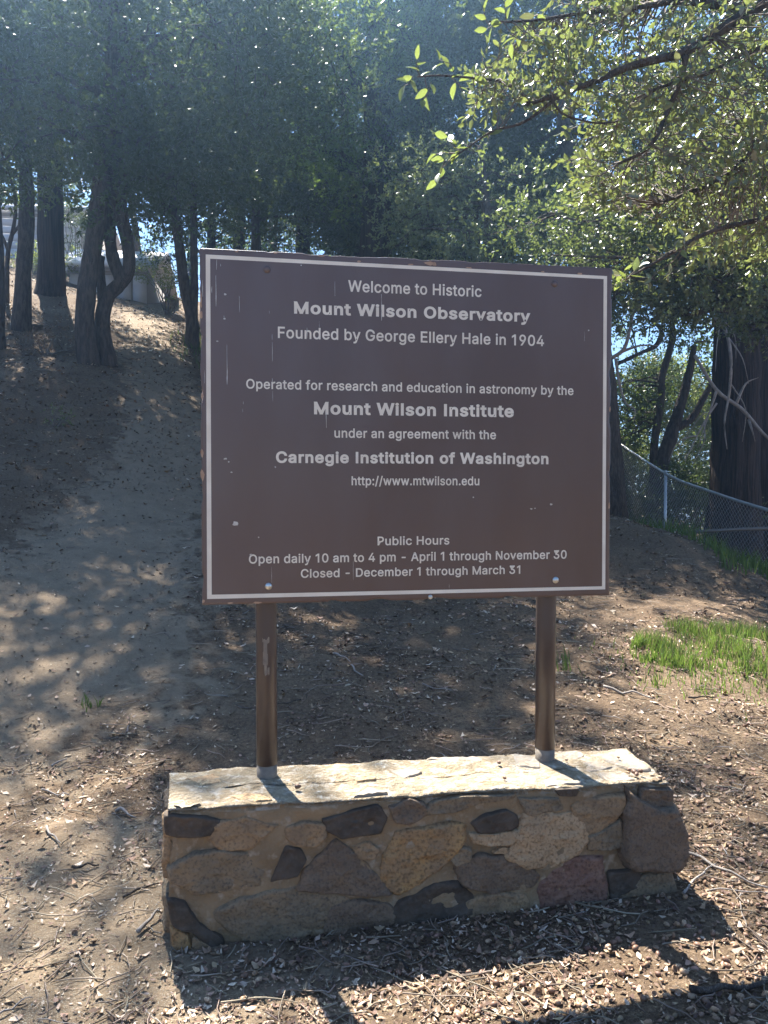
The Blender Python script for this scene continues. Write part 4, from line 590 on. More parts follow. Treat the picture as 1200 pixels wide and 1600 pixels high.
def frames(d):
    """two unit vectors square to every direction in d"""
    ref = np.where(np.abs(d[:, 2:3]) < .9, [[0, 0, 1.]], [[1., 0, 0]]); u = np.cross(ref, d); u /= np.linalg.norm(u, axis=1)[:, None] + 1e-9
    return u, np.cross(d, u)
def unit(v): return v / (np.linalg.norm(v, axis=-1)[..., None] + 1e-9)
def leaves(mb, base, d, length, width, droop=0.0, fold=False):
    """one leaf per row: a blade from base along d"""
    n = len(base); u, w = frames(d); a = rng.uniform(0, 2 * math.pi, n)[:, None]
    side = u * np.cos(a) + w * np.sin(a); up = np.cross(d, side)
    L = (length * rng.uniform(.65, 1.2, n))[:, None]; Wd = (width * rng.uniform(.7, 1.15, n))[:, None]
    if not fold:
        v = np.stack([base, base + d * L * .5 + side * Wd / 2, base + d * L, base + d * L * .45 - side * Wd / 2], 1)
        i = np.arange(n)[:, None] * 4; mb.add(v, i + np.array([[0, 1, 2, 3]]))
    else:
        tip = base + d * L - up * L * .12
        mid = base + d * L * .5 - up * L * .02
        lift = up * Wd * .16
        v = np.stack([base, base + d * L * .3 + side * Wd * .46 + lift, base + d * L * .68 + side * Wd * .4 + lift, tip,
                      base + d * L * .68 - side * Wd * .4 + lift, base + d * L * .3 - side * Wd * .46 + lift, mid], 1)
        i = np.arange(n)[:, None] * 7
        mb.add(v, np.concatenate([i + np.array([[0, 1, 2, 6]]), i + np.array([[0, 6, 4, 5]])]))
        mb.f.append(np.concatenate([np.array([[6, 2, 3]]) + i, np.array([[6, 3, 4]]) + i]) + (mb.n - len(v.reshape(-1, 3))))
def clump_leaves(mb, c, r, n, size, aspect=.5, per=9, up=.25, flat=.75, fold=False):
    """sprigs of leaves filling a clump about c"""
    k = max(1, n // per)
    q = unit(rng.normal(0, 1, (k, 3))) * (rng.uniform(.15, 1, k) ** .5)[:, None]
    d = unit(q + rng.normal(0, .45, (k, 3)) + [0, 0, up])
    s = np.array(c) + q * r * np.array([1, 1, flat])
    t = rng.uniform(0, 1, (k, per, 1)); tl = size * 2.6
    base = s[:, None] + d[:, None] * t * tl + rng.normal(0, size * .16, (k, per, 3))
    ld = unit(d[:, None] * .7 + rng.normal(0, .6, (k, per, 3)))
    leaves(mb, base.reshape(-1, 3), ld.reshape(-1, 3), size, size * aspect, fold=fold)
def limb_path(a, b, sag=0.0, wob=.08, k=4):
    a = np.array(tuple(a)); b = np.array(tuple(b)); L = np.linalg.norm(b - a); out = []
    for t in np.linspace(0, 1, k + 1):
        p = a * (1 - t) + b * t + np.array([0, 0, sag * L * math.sin(t * math.pi)])
        if 0 < t < 1: p = p + rng.normal(0, wob * L / 2.2, 3)
        out.append(p)
    return out
def nearest_on(path, p, lo=.3):
    i0 = int(len(path) * lo); d = np.linalg.norm(path[i0:] - p, axis=1) + np.maximum(0, path[i0:, 2] - p[2]) * .8
    return i0 + int(np.argmin(d))
LEAFN, LEAFS = .8, 1.45
def tree(name, label, trunks, clumps, leafmat, barkmat, nleaf=700, size=.06, aspect=.5, rough=.12, ridges=0, limbs=True, cat='tree', group=None, nside=12, per=9, twigs=3, extra=None):
    b = np.array(tuple(trunks[0][0][0])); t = thing(name, label, cat, group, loc=tuple(b))
    for pts, rad in trunks:
        p, r = smooth_path([Vector(q) - Vector(b) for q in pts], rad, 6); mb = MB()
        r = r * (1 + .12 * np.exp(-np.arange(len(r)) / 2.0) * (1 if pts is trunks[0][0] else 0))
        tube(mb, p, r, nside, rough=rough, seed=R.randint(1, 99), ridges=ridges); mb.obj('trunk', barkmat, t, smooth=True)
    P0, R0 = smooth_path([Vector(q) - Vector(b) for q in trunks[0][0]], trunks[0][1], 8)
    allp = [smooth_path([Vector(q) - Vector(b) for q in pts], rad, 8) for pts, rad in trunks]
    lm = MB(); lv = MB(); big = []
    for ci, (c, r) in enumerate(clumps):
        c = np.array(tuple(c)) - b
        if limbs:
            best = min(allp, key=lambda pr: np.linalg.norm(pr[0][nearest_on(pr[0], c)] - c)); i = nearest_on(best[0], c)
            if big and R.random() < .65:                     # grow from an earlier limb when one is nearer
                cand = min(big, key=lambda q: np.linalg.norm(q[0] - c)); st, r0 = (cand[0], cand[1]) if np.linalg.norm(cand[0] - c) < np.linalg.norm(best[0][i] - c) else (best[0][i], best[1][i] * .4)
            else: st, r0 = best[0][i], best[1][i] * .4
            pth = limb_path(st, c, .06, .10); pp, rr = smooth_path(pth, np.linspace(max(r0, .012), .008, len(pth)), 3)
            tube(lm, pp, rr, 5, cap=False); big.append((pp[len(pp) * 2 // 3], rr[len(pp) * 2 // 3]))
            for _ in range(twigs):
                e = c + unit(rng.normal(0, 1, 3)) * r * .85; pth = limb_path(pp[-3], e, .05, .12, 3); tube(lm, pth, np.linspace(.008, .003, 4), 3, cap=False)
        clump_leaves(lv, c, r, int(nleaf * LEAFN * (r / .7) ** 2), size * LEAFS, aspect, per)
    if extra: extra(lm, lv, b)
    if lm.v: lm.obj('branches', barkmat, t, kind='stuff')
    if lv.v: lv.obj('crown', leafmat, t, kind='stuff')
    return t
def blobs(c, rad, n, r=(.5, .95), shell=.55, seed=1, cut=None):
    g = np.random.default_rng(seed); out = []
    while len(out) < n:
        q = g.normal(0, 1, 3); q /= np.linalg.norm(q); q = q * g.uniform(shell, 1); p = np.array(tuple(c)) + q * np.array(rad)
        if cut and not cut(p): continue
        out.append((p, g.uniform(*r)))
    return out
def G(px, py_, d):                    # foot of a trunk: on the ground at that bearing and distance
    p = P(px, 700, d); return Vector((p.x, p.y, gz(p.x, p.y) - .15))
def up(px, py, d): return P(px, py, d)

# ---- the left-hand wood on the slope
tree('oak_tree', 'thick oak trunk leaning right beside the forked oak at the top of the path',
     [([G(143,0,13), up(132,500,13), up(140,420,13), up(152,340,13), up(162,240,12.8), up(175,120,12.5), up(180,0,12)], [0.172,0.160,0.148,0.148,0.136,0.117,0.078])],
     blobs(up(150,25,12.2), (3.6,2.6,2.3), 56, seed=2) + blobs((-4.3,10.3,9.7), (3.4,1.4,1.5), 34, seed=102), L_oak, M_oakbark, 800, .062)  # second clump set: unseen overhead bough, added to shade the path
tree('oak_tree', 'forked oak with a swollen elbow, growing against the thick leaning oak',
     [([G(172,0,13.3), up(160,510,13.3), up(168,465,13.3), up(190,440,13.3), up(201,418,13.2), up(199,380,13.2), up(185,310,13.1), up(178,240,13), up(200,110,12.6)], [0.156,0.125,0.117,0.117,0.109,0.101,0.133,0.109,0.070]),
      ([up(162,490,13.3), up(157,420,13.4), up(160,400,13.4)], [0.094,0.070,0.055]),
      ([up(188,436,13.3), up(176,400,13.3), up(172,360,13.3), up(176,300,13.2)], [0.109,0.101,0.094,0.078])],
     blobs(up(300,100,12.6), (3.0,2.6,2.3), 55, seed=3) + blobs(up(240,285,13), (1.0,1,.8), 7, seed=8), L_oak, M_oakbark, 800, .062)
tree('cedar_tree', 'broad furrowed cedar trunk, the thickest on the left',
     [([G(80,0,19), up(80,430,19), up(79,330,19), up(78,230,19), up(78,0,19), up(80,-300,19)], [0.374,0.312,0.300,0.289,0.234,0.094])],
     blobs(up(75,-40,19), (3.4,3,4.0), 42, (.6,1.0), seed=4), L_conifer, M_cedarbark, 900, .085, .4, .10, 11)
tree('oak_tree', 'dark upright trunk standing left of the broad cedar',
     [([G(36,0,15), up(36,440,15), up(42,340,15), up(40,250,15), up(30,120,14.6)], [0.179,0.148,0.140,0.125,0.078])],
     blobs(up(0,60,14.2), (3.2,2.8,2.4), 50, seed=5), L_oak, M_oakbark, 800, .062)
tree('oak_tree', 'dark trunk cut by the left edge of the view',
     [([G(-4,0,13.5), up(-6,440,13.5), up(-10,330,13.5), up(-40,120,13)], [0.156,0.133,0.117,0.078])],
     blobs(up(-140,60,13), (3,2.6,2.4), 30, seed=6), L_oak, M_oakbark, 700, .065)
tree('young_tree', 'thin branching sapling between the two leftmost dark trunks',
     [([G(14,0,17), up(12,400,17), up(22,350,17), up(24,310,17), up(14,270,17)], [0.055,0.047,0.039,0.031,0.023]), ([up(14,395,17), up(4,370,17), up(-8,350,17)], [0.039,0.031,0.023]), ([up(20,365,17), up(34,345,17), up(40,310,17)], [0.035,0.027,0.016])],
     blobs(up(5,245,17), (1.3,1,.9), 9, (.35,.6), seed=7), L_bright, M_oakbark, 500, .06)
tree('oak_tree', 'V-shaped pair of dark trunks rising just left of the sign',
     [([G(300,0,17), up(300,500,17), up(290,455,17), up(283,410,17), up(277,350,17), up(270,270,17), up(262,150,16.6)], [0.172,0.133,0.121,0.113,0.109,0.101,0.070]),
      ([up(301,500,17), up(304,440,17), up(303,380,17), up(303,300,17), up(310,180,17)], [0.117,0.078,0.078,0.074,0.055])],
     blobs(up(300,110,16.6), (3.4,3,2.9), 55, seed=9) + blobs(up(250,290,17), (1.6,1.2,.9), 10, seed=10), L_oak, M_oakbark, 800, .07)
for k, (lab, px, d, w, top, seed, n) in enumerate([
     ('slim dark conifer trunk showing just above the sign\'s left corner', 329, 22, .13, -200, 12, 26),
     ('conifer with ragged dead twigs behind the sign\'s left half', 372, 24, .20, -350, 13, 34),
     ('thin conifer close left of the grey centre trunk', 425, 27, .17, -260, 14, 30),
     ('tall conifer with a grey trunk above the sign\'s centre left', 472, 23, .23, -420, 15, 38),
     ('conifer with drooping sprays above the middle of the sign', 540, 26, .27, -420, 16, 40),
     ('thick conifer trunk standing dark behind the pale shrub', 665, 19, .38, -420, 17, 34),
     ('far conifer filling the gap above the sign\'s top edge', 600, 30, .25, -260, 18, 34)]):
    zb = up(px, 330, d).z
    cl = []
    g = np.random.default_rng(seed)
    for q in range(n):
        t = g.uniform(0, 1); z = zb - 1.2 + t * 15 * d / 24; rr_ = (2.7 - 1.7 * t) * d / 24; a = g.uniform(0, 6.28)
        cl.append((np.array([up(px, 0, d).x + math.cos(a) * rr_ * g.uniform(.35, 1), up(px, 0, d).y + math.sin(a) * rr_ * g.uniform(.35, 1), z]), g.uniform(.6, 1.0)))
    def dead(lm, lv, b, px=px, d=d, g=g):
        for q in range(26):
            z = g.uniform(zb - 3.2, zb + 1.5); a = g.uniform(0, 6.28); L = g.uniform(.6, 2.0)
            st = np.array([up(px, 0, d).x, up(px, 0, d).y, z]) - b; e = st + np.array([math.cos(a) * L, math.sin(a) * L, -g.uniform(-.1, .7) * L])
            tube(lm, limb_path(st, e, .08, .1), [.02, .016, .012, .008, .004], 3, cap=False)
            for _ in range(3):
                m = st + (e - st) * g.uniform(.3, .9); tube(lm, limb_path(m, m + g.normal(0, .35, 3) + [0, 0, -.2], 0, .1, 2), [.008, .006, .003], 3, cap=False)
    tree('conifer_tree', lab, [([G(px, 0, d), up(px, 480, d), up(px + 2, 300, d), up(px + 3, 100, d), up(px + 2, top, d)], [w * 1.25, w, w * .92, w * .8, w * .3])],
         cl, L_conifer, M_cedarbark, 700, .10, .32, .1, 9, group='conifers behind the sign', per=12, extra=dead, twigs=1)
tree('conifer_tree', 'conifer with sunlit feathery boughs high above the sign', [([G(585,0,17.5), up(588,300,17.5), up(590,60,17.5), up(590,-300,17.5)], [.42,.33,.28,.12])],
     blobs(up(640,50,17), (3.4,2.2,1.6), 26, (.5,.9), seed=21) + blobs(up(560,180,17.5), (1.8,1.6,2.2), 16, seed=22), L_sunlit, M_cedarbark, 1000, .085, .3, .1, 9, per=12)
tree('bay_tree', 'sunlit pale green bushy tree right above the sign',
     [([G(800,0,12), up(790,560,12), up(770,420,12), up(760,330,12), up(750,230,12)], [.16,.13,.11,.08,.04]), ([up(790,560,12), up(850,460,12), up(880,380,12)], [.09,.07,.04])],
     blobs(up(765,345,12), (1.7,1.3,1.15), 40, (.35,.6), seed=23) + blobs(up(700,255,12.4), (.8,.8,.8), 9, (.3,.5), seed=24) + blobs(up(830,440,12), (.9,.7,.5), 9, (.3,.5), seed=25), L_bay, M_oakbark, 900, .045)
tree('oak_tree', 'deep green oak filling the gap between the pale bushy tree and the near branch',
     [([G(960,0,15), up(930,500,15), up(900,300,15), up(880,150,15), up(860,-50,15)], [.30,.24,.2,.16,.1])],
     blobs(up(900,180,15.5), (3.6,2,3.4), 60, (.6,1.0), seed=26), L_oak, M_oakbark, 850, .07)
tree('oak_tree', 'oak whose low leafy skirt hangs over the dark trunk by the fence',
     [([G(1290,0,10.5), up(1270,620,10.5), up(1240,450,10.3), up(1180,320,10), up(1100,230,9.6)], [.26,.22,.19,.15,.1])],
     blobs(up(1090,400,9.5), (1.75,1.3,.75), 34, (.35,.6), seed=27) + blobs(up(1200,250,9.8), (2.0,1.3,1.3), 26, (.4,.7), seed=28) + blobs(up(970,420,10), (.8,.8,.5), 9, (.3,.5), seed=29) + blobs(up(905,362,9.2), (.9,.7,.4), 12, (.3,.45), seed=129) + blobs(up(1040,462,10.5), (1.2,.6,.4), 14, (.3,.45), seed=130) + blobs(up(1185,492,11), (1.0,.6,.5), 12, (.3,.5), seed=131), L_oak2, M_oakbark, 950, .048)
tree('cedar_tree', 'massive dark trunk behind the chain-link fence on the right',
     [([G(1148,0,15.5), up(1146,780,15.5), up(1150,640,15.5), up(1150,500,15.5), up(1155,300,15.5), up(1150,0,15.5)], [.56,.48,.45,.42,.36,.2])],
     blobs(up(1160,220,15.5), (3.4,2.6,2.6), 30, (.6,1), seed=30), L_conifer, M_cedarbark, 800, .08, .4, .12, 13)
tree('oak_tree', 'many-stemmed small tree leaning over the fence post',
     [([G(1022,0,17), up(1030,740,17), up(1045,690,17), up(1058,650,17), up(1075,590,17), up(1085,540,17)], [.20,.17,.15,.12,.09,.06]),
      ([up(1022,760,17), up(1022,700,17), up(1033,620,17), up(1034,590,17), up(1050,530,17), up(1048,480,17)], [.10,.09,.08,.08,.07,.05]),
      ([up(1050,672,17), up(1080,655,17), up(1100,620,17), up(1120,590,17)], [.10,.08,.07,.05]),
      ([up(962,570,16), up(1000,552,16), up(1025,540,16), up(1035,520,16)], [.04,.035,.05,.05])],
     blobs(up(1010,450,16.5), (2.2,1.2,.9), 34, (.4,.7), seed=31) + blobs(up(965,645,17.5), (1.1,.9,1.2), 26, (.35,.6), seed=32) + blobs(up(1090,560,17.5), (.8,.7,.7), 10, (.3,.5), seed=132) + blobs(up(1010,600,18.5), (1.0,.7,.5), 7, (.3,.45), seed=133), L_oak, M_oakbark, 700, .06)
tree('dead_tree', 'dark trunk at the right edge behind the fence rail',
     [([G(1196,0,18), up(1192,700,18), up(1190,600,18), up(1186,420,18)], [.26,.22,.2,.15])], blobs(up(1230,560,18.5), (1.4,1,2.0), 14, (.5,.8), seed=33), L_oak, M_cedarbark, 700, .07, .5, .12, 9)
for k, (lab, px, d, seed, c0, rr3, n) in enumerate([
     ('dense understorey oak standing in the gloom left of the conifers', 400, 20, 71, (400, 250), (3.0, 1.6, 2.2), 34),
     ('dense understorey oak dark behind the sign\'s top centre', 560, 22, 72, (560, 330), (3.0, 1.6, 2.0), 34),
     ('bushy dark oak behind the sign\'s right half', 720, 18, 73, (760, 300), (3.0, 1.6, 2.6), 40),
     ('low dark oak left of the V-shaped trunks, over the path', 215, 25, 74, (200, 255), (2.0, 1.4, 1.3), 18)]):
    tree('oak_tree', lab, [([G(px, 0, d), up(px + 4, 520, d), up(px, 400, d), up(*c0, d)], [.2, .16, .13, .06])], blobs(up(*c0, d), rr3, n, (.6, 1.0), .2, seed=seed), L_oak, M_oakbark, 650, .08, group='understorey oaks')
# bleached dead boughs hanging in front of the dark trunk
def dead_bough(label, pts, rad, subs):
    t = thing('dead_branch', label, 'dead branch', 'bleached dead boughs', loc=tuple(up(*pts[0])))
    b = up(*pts[0]); mb = MB(); p, r = smooth_path([up(*q) - b for q in pts], rad, 5); tube(mb, p, r, 6); mb.obj('branch', M_dead, t, smooth=True)
    if subs:
        mb = MB()
        for s in subs:
            p, r = smooth_path([up(*q) - b for q in s], np.linspace(rad[-1] * 1.0 + .006, .004, len(s)), 4); tube(mb, p, r, 4)
        mb.obj('twigs', M_dead, t, smooth=True, kind='stuff')
dead_bough('bleached bough dropping in front of the dark trunk', [(1118,495,13),(1135,520,12.9),(1142,560,12.8),(1140,610,12.8),(1132,660,12.8),(1136,702,12.8)], [.035,.03,.026,.022,.016,.008],
           [[(1125,505,13),(1120,540,12.9),(1118,580,12.8)],[(1140,530,12.9),(1160,560,12.8),(1170,600,12.8)],[(1142,600,12.8),(1165,640,12.8),(1160,690,12.8)],[(1122,498,13),(1130,500,13),(1148,525,12.9),(1150,560,12.8)]])
dead_bough('grey crooked bough with drooping tips beside the sign', [(955,560,12),(975,545,12),(985,510,12),(990,480,12)], [.03,.03,.025,.02],
           [[(962,560,12),(968,600,12),(978,630,12),(992,640,12),(990,660,12)],[(970,550,12),(1000,540,12),(1030,540,12)],[(955,540,12),(948,520,12)]])
dead_bough('long pale bough crossing behind the fence from the sky gap', [(1085,555,14),(1120,610,14),(1160,640,14),(1195,680,14),(1225,700,14)], [.03,.035,.035,.03,.025],
           [[(1120,610,14),(1110,640,14),(1090,700,14)],[(1150,632,14),(1165,600,14),(1185,590,14)],[(1170,655,14),(1180,690,14)]])
dead_bough('spray of fine dead twigs low behind the fence', [(1120,630,15),(1100,660,15),(1085,690,15),(1070,720,15)], [.02,.018,.015,.01],
           [[(1110,645,15),(1095,650,15),(1060,700,15)],[(1100,660,15),(1100,690,15),(1080,730,15)],[(1090,680,15),(1060,690,15),(1045,720,15)]])

# ---- undergrowth and the woods beyond
def shrub(name, label, c, rad, n, m, size, dens=500, seed=1, stem=True, group=None):
    b = Vector((c[0], c[1], gz(c[0], c[1]) - .05)); t = thing(name, label, 'shrub', group, loc=tuple(b)); lv = MB(); lm = MB()
    for p, r in blobs((0, 0, c[2] - b.z), rad, n, (.25 * rad[0], .42 * rad[0]), .3, seed):
        clump_leaves(lv, p, r, int(dens * (r / .4) ** 2), size); tube(lm, limb_path((0, 0, 0), p, .05, .1), [.02, .016, .012, .008, .004], 4, cap=False)
    lm.obj('stems', M_twig, t, kind='stuff'); lv.obj('foliage', m, t, kind='stuff')
for nm, lab, px, py, d, rad, n, m, sz, sd_ in [
  ('shrub', 'pale yellow-green shrub between the forked oak and the V-shaped trunks', 262, 425, 21, (.75,.8,.9), 12, L_bright, .06, 41),
  ('shrub', 'sunlit shrub behind the forked oak, over the pale shed', 118, 340, 23, (.8,.8,1.0), 10, L_oak2, .07, 42),
  ('shrub', 'sunlit yellow shrub on the bank behind the cedar', 52, 405, 22, (1.1,.8,.3), 8, L_bright, .06, 44),
  ('shrub', 'bush glowing green at the foot of the many-stemmed tree', 985, 705, 19, (1.3,1,.8), 10, L_bright, .07, 45),
  ('shrub', 'green bush behind the fence between the stems and the dark trunk', 1085, 720, 20, (1.8,1.2,1.0), 14, L_oak2, .07, 46),
  ('shrub', 'sunlit yellow-green thicket seen through the boughs', 1060, 620, 28, (2.4,1.6,1.6), 16, L_bright, .09, 47),
  ('shrub', 'dark bush low behind the fence, nearest the sign', 975, 765, 19, (1.3,1,.9), 11, L_oak, .07, 51),
  ('shrub', 'dark bush low behind the fence post', 1060, 785, 17, (1.4,1,.8), 12, L_oak, .07, 52),
  ('shrub', 'dark bush between the fence post and the massive trunk', 1110, 790, 17.5, (1.3,1,.9), 11, L_oak2, .07, 53),
  ('shrub', 'shrub at the far right edge beyond the rail', 1215, 700, 19, (1.2,1,1.3), 10, L_oak, .07, 48),
  ('shrub', 'small green weedy bush on the left bank beside a sun patch', 84, 652, 10.6, (.28,.22,.16), 8, L_bright, .03, 49),
  ('shrub', 'dry brown bush at the foot of the thick leaning oak', 72, 540, 13.6, (.75,.5,.3), 8, None, .035, 50)]:
    p = up(px, py, d)
    shrub(nm, lab, (p.x, p.y, max(p.z, gz(p.x, p.y) + rad[2] * .6)), rad, n, m or mat("dry_leaves", (.20, .13, .08), .8, island=.4), sz, seed=sd_, dens=600)
def woods(name, label, spots, m, size, seed):
    g = np.random.default_rng(seed); lv = MB(); tr = MB()
    for x, y, w, z0, z1 in spots:
        b = gz(x, y); z0 += b; z1 += b
        tube(tr, [(x, y, b - .5), (x + .2, y, (z0 + z1) / 2), (x, y, z1 - 1)], [.28, .2, .06], 6)
        for k in range(int((z1 - z0) * 3.4)):
            z = g.uniform(z0, z1); a = g.uniform(0, 6.28); q = w * g.uniform(.1, 1) * (1.1 - .7 * (z - z0) / (z1 - z0))
            clump_leaves(lv, (x + math.cos(a) * q, y + math.sin(a) * q, z), g.uniform(.8, 1.4), 150, size * 1.4, .5)
    lv.obj(name, m, label=label, cat='trees', kind='stuff'); tr.obj('distant_trunks', M_cedarbark, label='dark far trunks of the wood beyond the slope', cat='trees', kind='stuff')
woods('distant_woods', 'far wall of dark trees closing the view behind the trunks',
      [(x, 36 + 5 * math.sin(x * 1.7), 3, 1.0 if x < -14 or x > -3 else 3.5, 17) for x in (-21,-18.5,-15,-9.5,-6.5,-3,0,3,6,9)] + [(x, 42 + 3 * math.cos(x), 3.4, .5, 11) for x in (2,6,11)] +
      [(13,30,2.6,1,13),(17,29,3,1,15),(21,33,3,0,16),(24,40,3,0,14)], L_oak, .16, 61)
# trees behind the reader, mirrored faintly in the gloss of the sign
woods('woods_behind', 'trees across the clearing behind the viewer', [(x, -18 + 2 * math.sin(x), 3, 1.5, 8) for x in (-10,7,12,17)], L_oak, .2, 62)

# ---- pale buildings beyond the crest
M_clad = mat("pale_metal_cladding", (.72, .72, .74), .55, (.62, .62, .66), 3)
M_roof = mat("pale_roof", (.62, .63, .66), .6)
M_trim = mat("weathered_trim", (.35, .33, .32), .8)
M_glass = mat("dark_window_glass", (.03, .04, .05), .08, spec=.6)
def shed(label, c, w, dpt, h, rotz, vertical):
    t = thing('shed', label, 'building', 'pale buildings beyond the crest', loc=c); t.rotation_euler = (0, 0, rotz)
    mb = MB(); box(mb, (-w/2, 0, 0), (w/2, dpt, h)); mb.obj('wall', M_trim, t)
    n = int(w / .4) if vertical else 8
    me = MB()
    if vertical: box(me, (-.19, -.03, .12), (.19, -.002, h)); 
    else: box(me, (-w/2, -.03, 0), (w/2, -.002, h / n * .93))
    me = me.mesh('wall_panel', M_clad)
    for k in range(n): link('wall_panel', me, t, loc=((-w/2 + (k + .5) * w / n, 0, 0) if vertical else (0, 0, k * h / n)))
    mb = MB(); rv = [(-w/2 - .3, -.4, h - .08), (w/2 + .3, -.4, h - .08), (w/2 + .3, dpt/2, h + 1.0), (-w/2 - .3, dpt/2, h + 1.0), (w/2 + .3, dpt + .4, h - .08), (-w/2 - .3, dpt + .4, h - .08)]
    rv = rv + [(x, y, z + .1) for x, y, z in rv]
    mb.add(rv, [(6, 7, 8, 9), (9, 8, 10, 11), (0, 3, 2, 1), (3, 5, 4, 2), (0, 1, 7, 6), (5, 11, 10, 4), (1, 2, 8, 7), (2, 4, 10, 8), (0, 6, 9, 3), (3, 9, 11, 5)]); mb.obj('roof', M_roof, t)
    mb = MB(); box(mb, (-w/2 - .05, -.07, h - .2), (w/2 + .05, -.033, h - .1)); mb.obj('fascia', M_trim, t)
p = up(170, 460, 22.5); shed('low pale shed with upright metal cladding behind the forked oak', (p.x, p.y, p.z - .5), 2.2, 4, 1.25, .12, True)
p = up(15, 395, 26); shed('pale boarded building seen between the leftmost trunks', (p.x, p.y, p.z - .6), 4.6, 5, 2.0, .1, False)

# ------------------------------------------------------------------ chain-link fence
M_wire = mat("galvanised_wire", (.50, .51, .50), .42, metal=.75, spec=.6)
rail = [Vector((4.3,23.5,4.6)), up(940,672,18), up(955,684,17), up(1040,740,14), up(1110,768,12.4), up(1200,797,11), Vector((5.95,9,.78)), Vector((6.5,6,.35))]
fence = thing('chain_link_fence', 'galvanised chain-link fence running down the slope on the right', 'fence')
rp, _ = smooth_path(rail, [1] * len(rail), 10)
mb = MB(); tube(mb, rp, [.026] * len(rp), 8); mb.obj('top_rail', M_wire, fence, smooth=True)
s = np.concatenate([[0], np.cumsum(np.linalg.norm(np.diff(rp, axis=0), axis=1))]); FH = 1.42
def rail_at(q): return np.stack([np.interp(q, s, rp[:, k]) for k in range(3)], -1)
for q in (0.4, 3.2, 6.4, float(s[int(np.argmin(np.abs(rp[:, 1] - 14)))]), 13.2, 15.8, 18.6):
    if q > s[-1]: continue
    a = rail_at(np.array([q]))[0]; mb = MB(); tube(mb, [(a[0], a[1], a[2] - FH - .4), (a[0], a[1], a[2] + .03)], [.03, .03], 10); pst = mb.obj('fence_post', M_wire, fence, smooth=True)
    mb = MB(); dome(mb, (0, 0, 0), .036, .03); cp_ = mb.obj('cap', M_wire, pst); cp_.rotation_euler = (-math.pi / 2, 0, 0); cp_.location = (a[0], a[1], a[2] + .03)
mb = MB(); pitch = .085
for sg in (-1, 1):
    for q0 in np.arange(-FH, s[-1] + FH, pitch):
        t = np.linspace(0, 1, 9); q = q0 + sg * t * FH if sg > 0 else q0 - t * FH
        ok = (q >= 0) & (q <= s[-1])
        if ok.sum() < 2: continue
        a = rail_at(q[ok]); a[:, 2] -= t[ok] * FH; a[:, 0] += .003 * sg
        tube(mb, a, [.0032] * len(a), 3, cap=False)
mb.obj('chain_link_mesh', M_wire, fence, kind='stuff')
t = thing('rusty_pipe', 'dark metal pipe lying across the slope below the fence', 'pipe', loc=tuple(up(1073, 832, 9.6)))
b = up(1073, 832, 9.6); mb = MB(); tube(mb, [up(*q) - b for q in ((1073,832,9.6),(1120,829,9.5),(1160,827,9.4),(1260,824,9.2))], [.022] * 4, 8); mb.obj('pipe', mat("dull_pipe", (.16, .14, .12), .6, metal=.3), t)

# ------------------------------------------------------------------ the near oak, reaching in from the right
nb = Vector((3.3, 4.3, gz(3.3, 4.3) - .1))
near = thing('oak_tree', 'near oak whose sunlit leafy boughs hang into the upper right of the view', 'tree', loc=tuple(nb))
def limb(pts, rad, name='limb', n=7):
    p, r = smooth_path([Vector(q) - nb for q in pts], rad, 6); mb = MB(); tube(mb, p, r, n, rough=.08, seed=3); mb.obj(name, M_oakbark, near, smooth=True); return p, r
U = up
trunk_top = Vector((3.25, 4.2, 3.9))
paths = [
 limb([nb, Vector((3.35, 4.3, 1.2)), Vector((3.2, 4.15, 2.6)), trunk_top, Vector((3.5, 4.4, 5.2)), Vector((3.9, 4.9, 6.2))], [.24, .19, .17, .14, .10, .06], 'trunk', 14),
 limb([trunk_top, U(1330,-30,3.9), U(1230,-12,3.7), U(1180,12,3.5), U(1145,35,3.45), U(1100,65,3.4), U(1060,85,3.35), U(1030,92,3.3), U(980,105,3.3), U(930,127,3.3), U(880,145,3.3), U(820,165,3.3)], [.08,.05,.034,.027,.024,.021,.019,.018,.016,.013,.010,.007]),
 limb([U(1170,16,3.5), U(1110,6,3.5), U(1060,2,3.5), U(1020,8,3.5), U(985,14,3.5)], [.022,.018,.014,.012,.008]),
 limb([U(1072,88,3.35), U(1062,130,3.35), U(1040,180,3.35), U(1025,215,3.3), U(1000,240,3.3), U(965,256,3.3)], [.014,.012,.011,.010,.008,.005]),
 limb([trunk_top, U(1380,60,3.9), U(1260,75,3.7), U(1190,75,3.6), U(1120,108,3.6), U(1075,122,3.6), U(1020,140,3.6)], [.06,.035,.018,.014,.012,.010,.006]),
 limb([Vector((3.2, 4.15, 2.9)), U(1400,190,4.1), U(1260,180,4.0), U(1200,205,3.9), U(1150,262,3.9), U(1100,292,3.9), U(1030,318,3.9)], [.06,.04,.022,.016,.012,.010,.006]),
 limb([Vector((3.2, 4.15, 2.6)), U(1400,330,3.8), U(1270,320,3.6), U(1190,342,3.5), U(1110,362,3.4), U(1050,395,3.3), U(985,432,3.2)], [.05,.03,.016,.012,.010,.008,.004]),
 limb([U(830,162,3.3), U(790,130,3.25), U(740,122,3.2), U(690,118,3.15), U(652,120,3.1)], [.008,.006,.005,.004,.003], 'limb', 5),
 limb([U(985,14,3.5), U(900,22,3.4), U(850,30,3.3), U(800,34,3.2), U(764,34,3.15)], [.008,.007,.006,.005,.003], 'limb', 5),
 limb([U(880,145,3.3), U(820,190,3.3), U(770,205,3.2), U(735,228,3.15), U(705,248,3.1)], [.008,.006,.005,.004,.003], 'limb', 5),
 limb([U(860,150,3.3), U(880,178,3.3), U(930,192,3.3), U(965,190,3.3)], [.006,.005,.004,.003], 'limb', 5),
]
allpts = np.concatenate([p for p, r in paths[1:]])
anchors = []
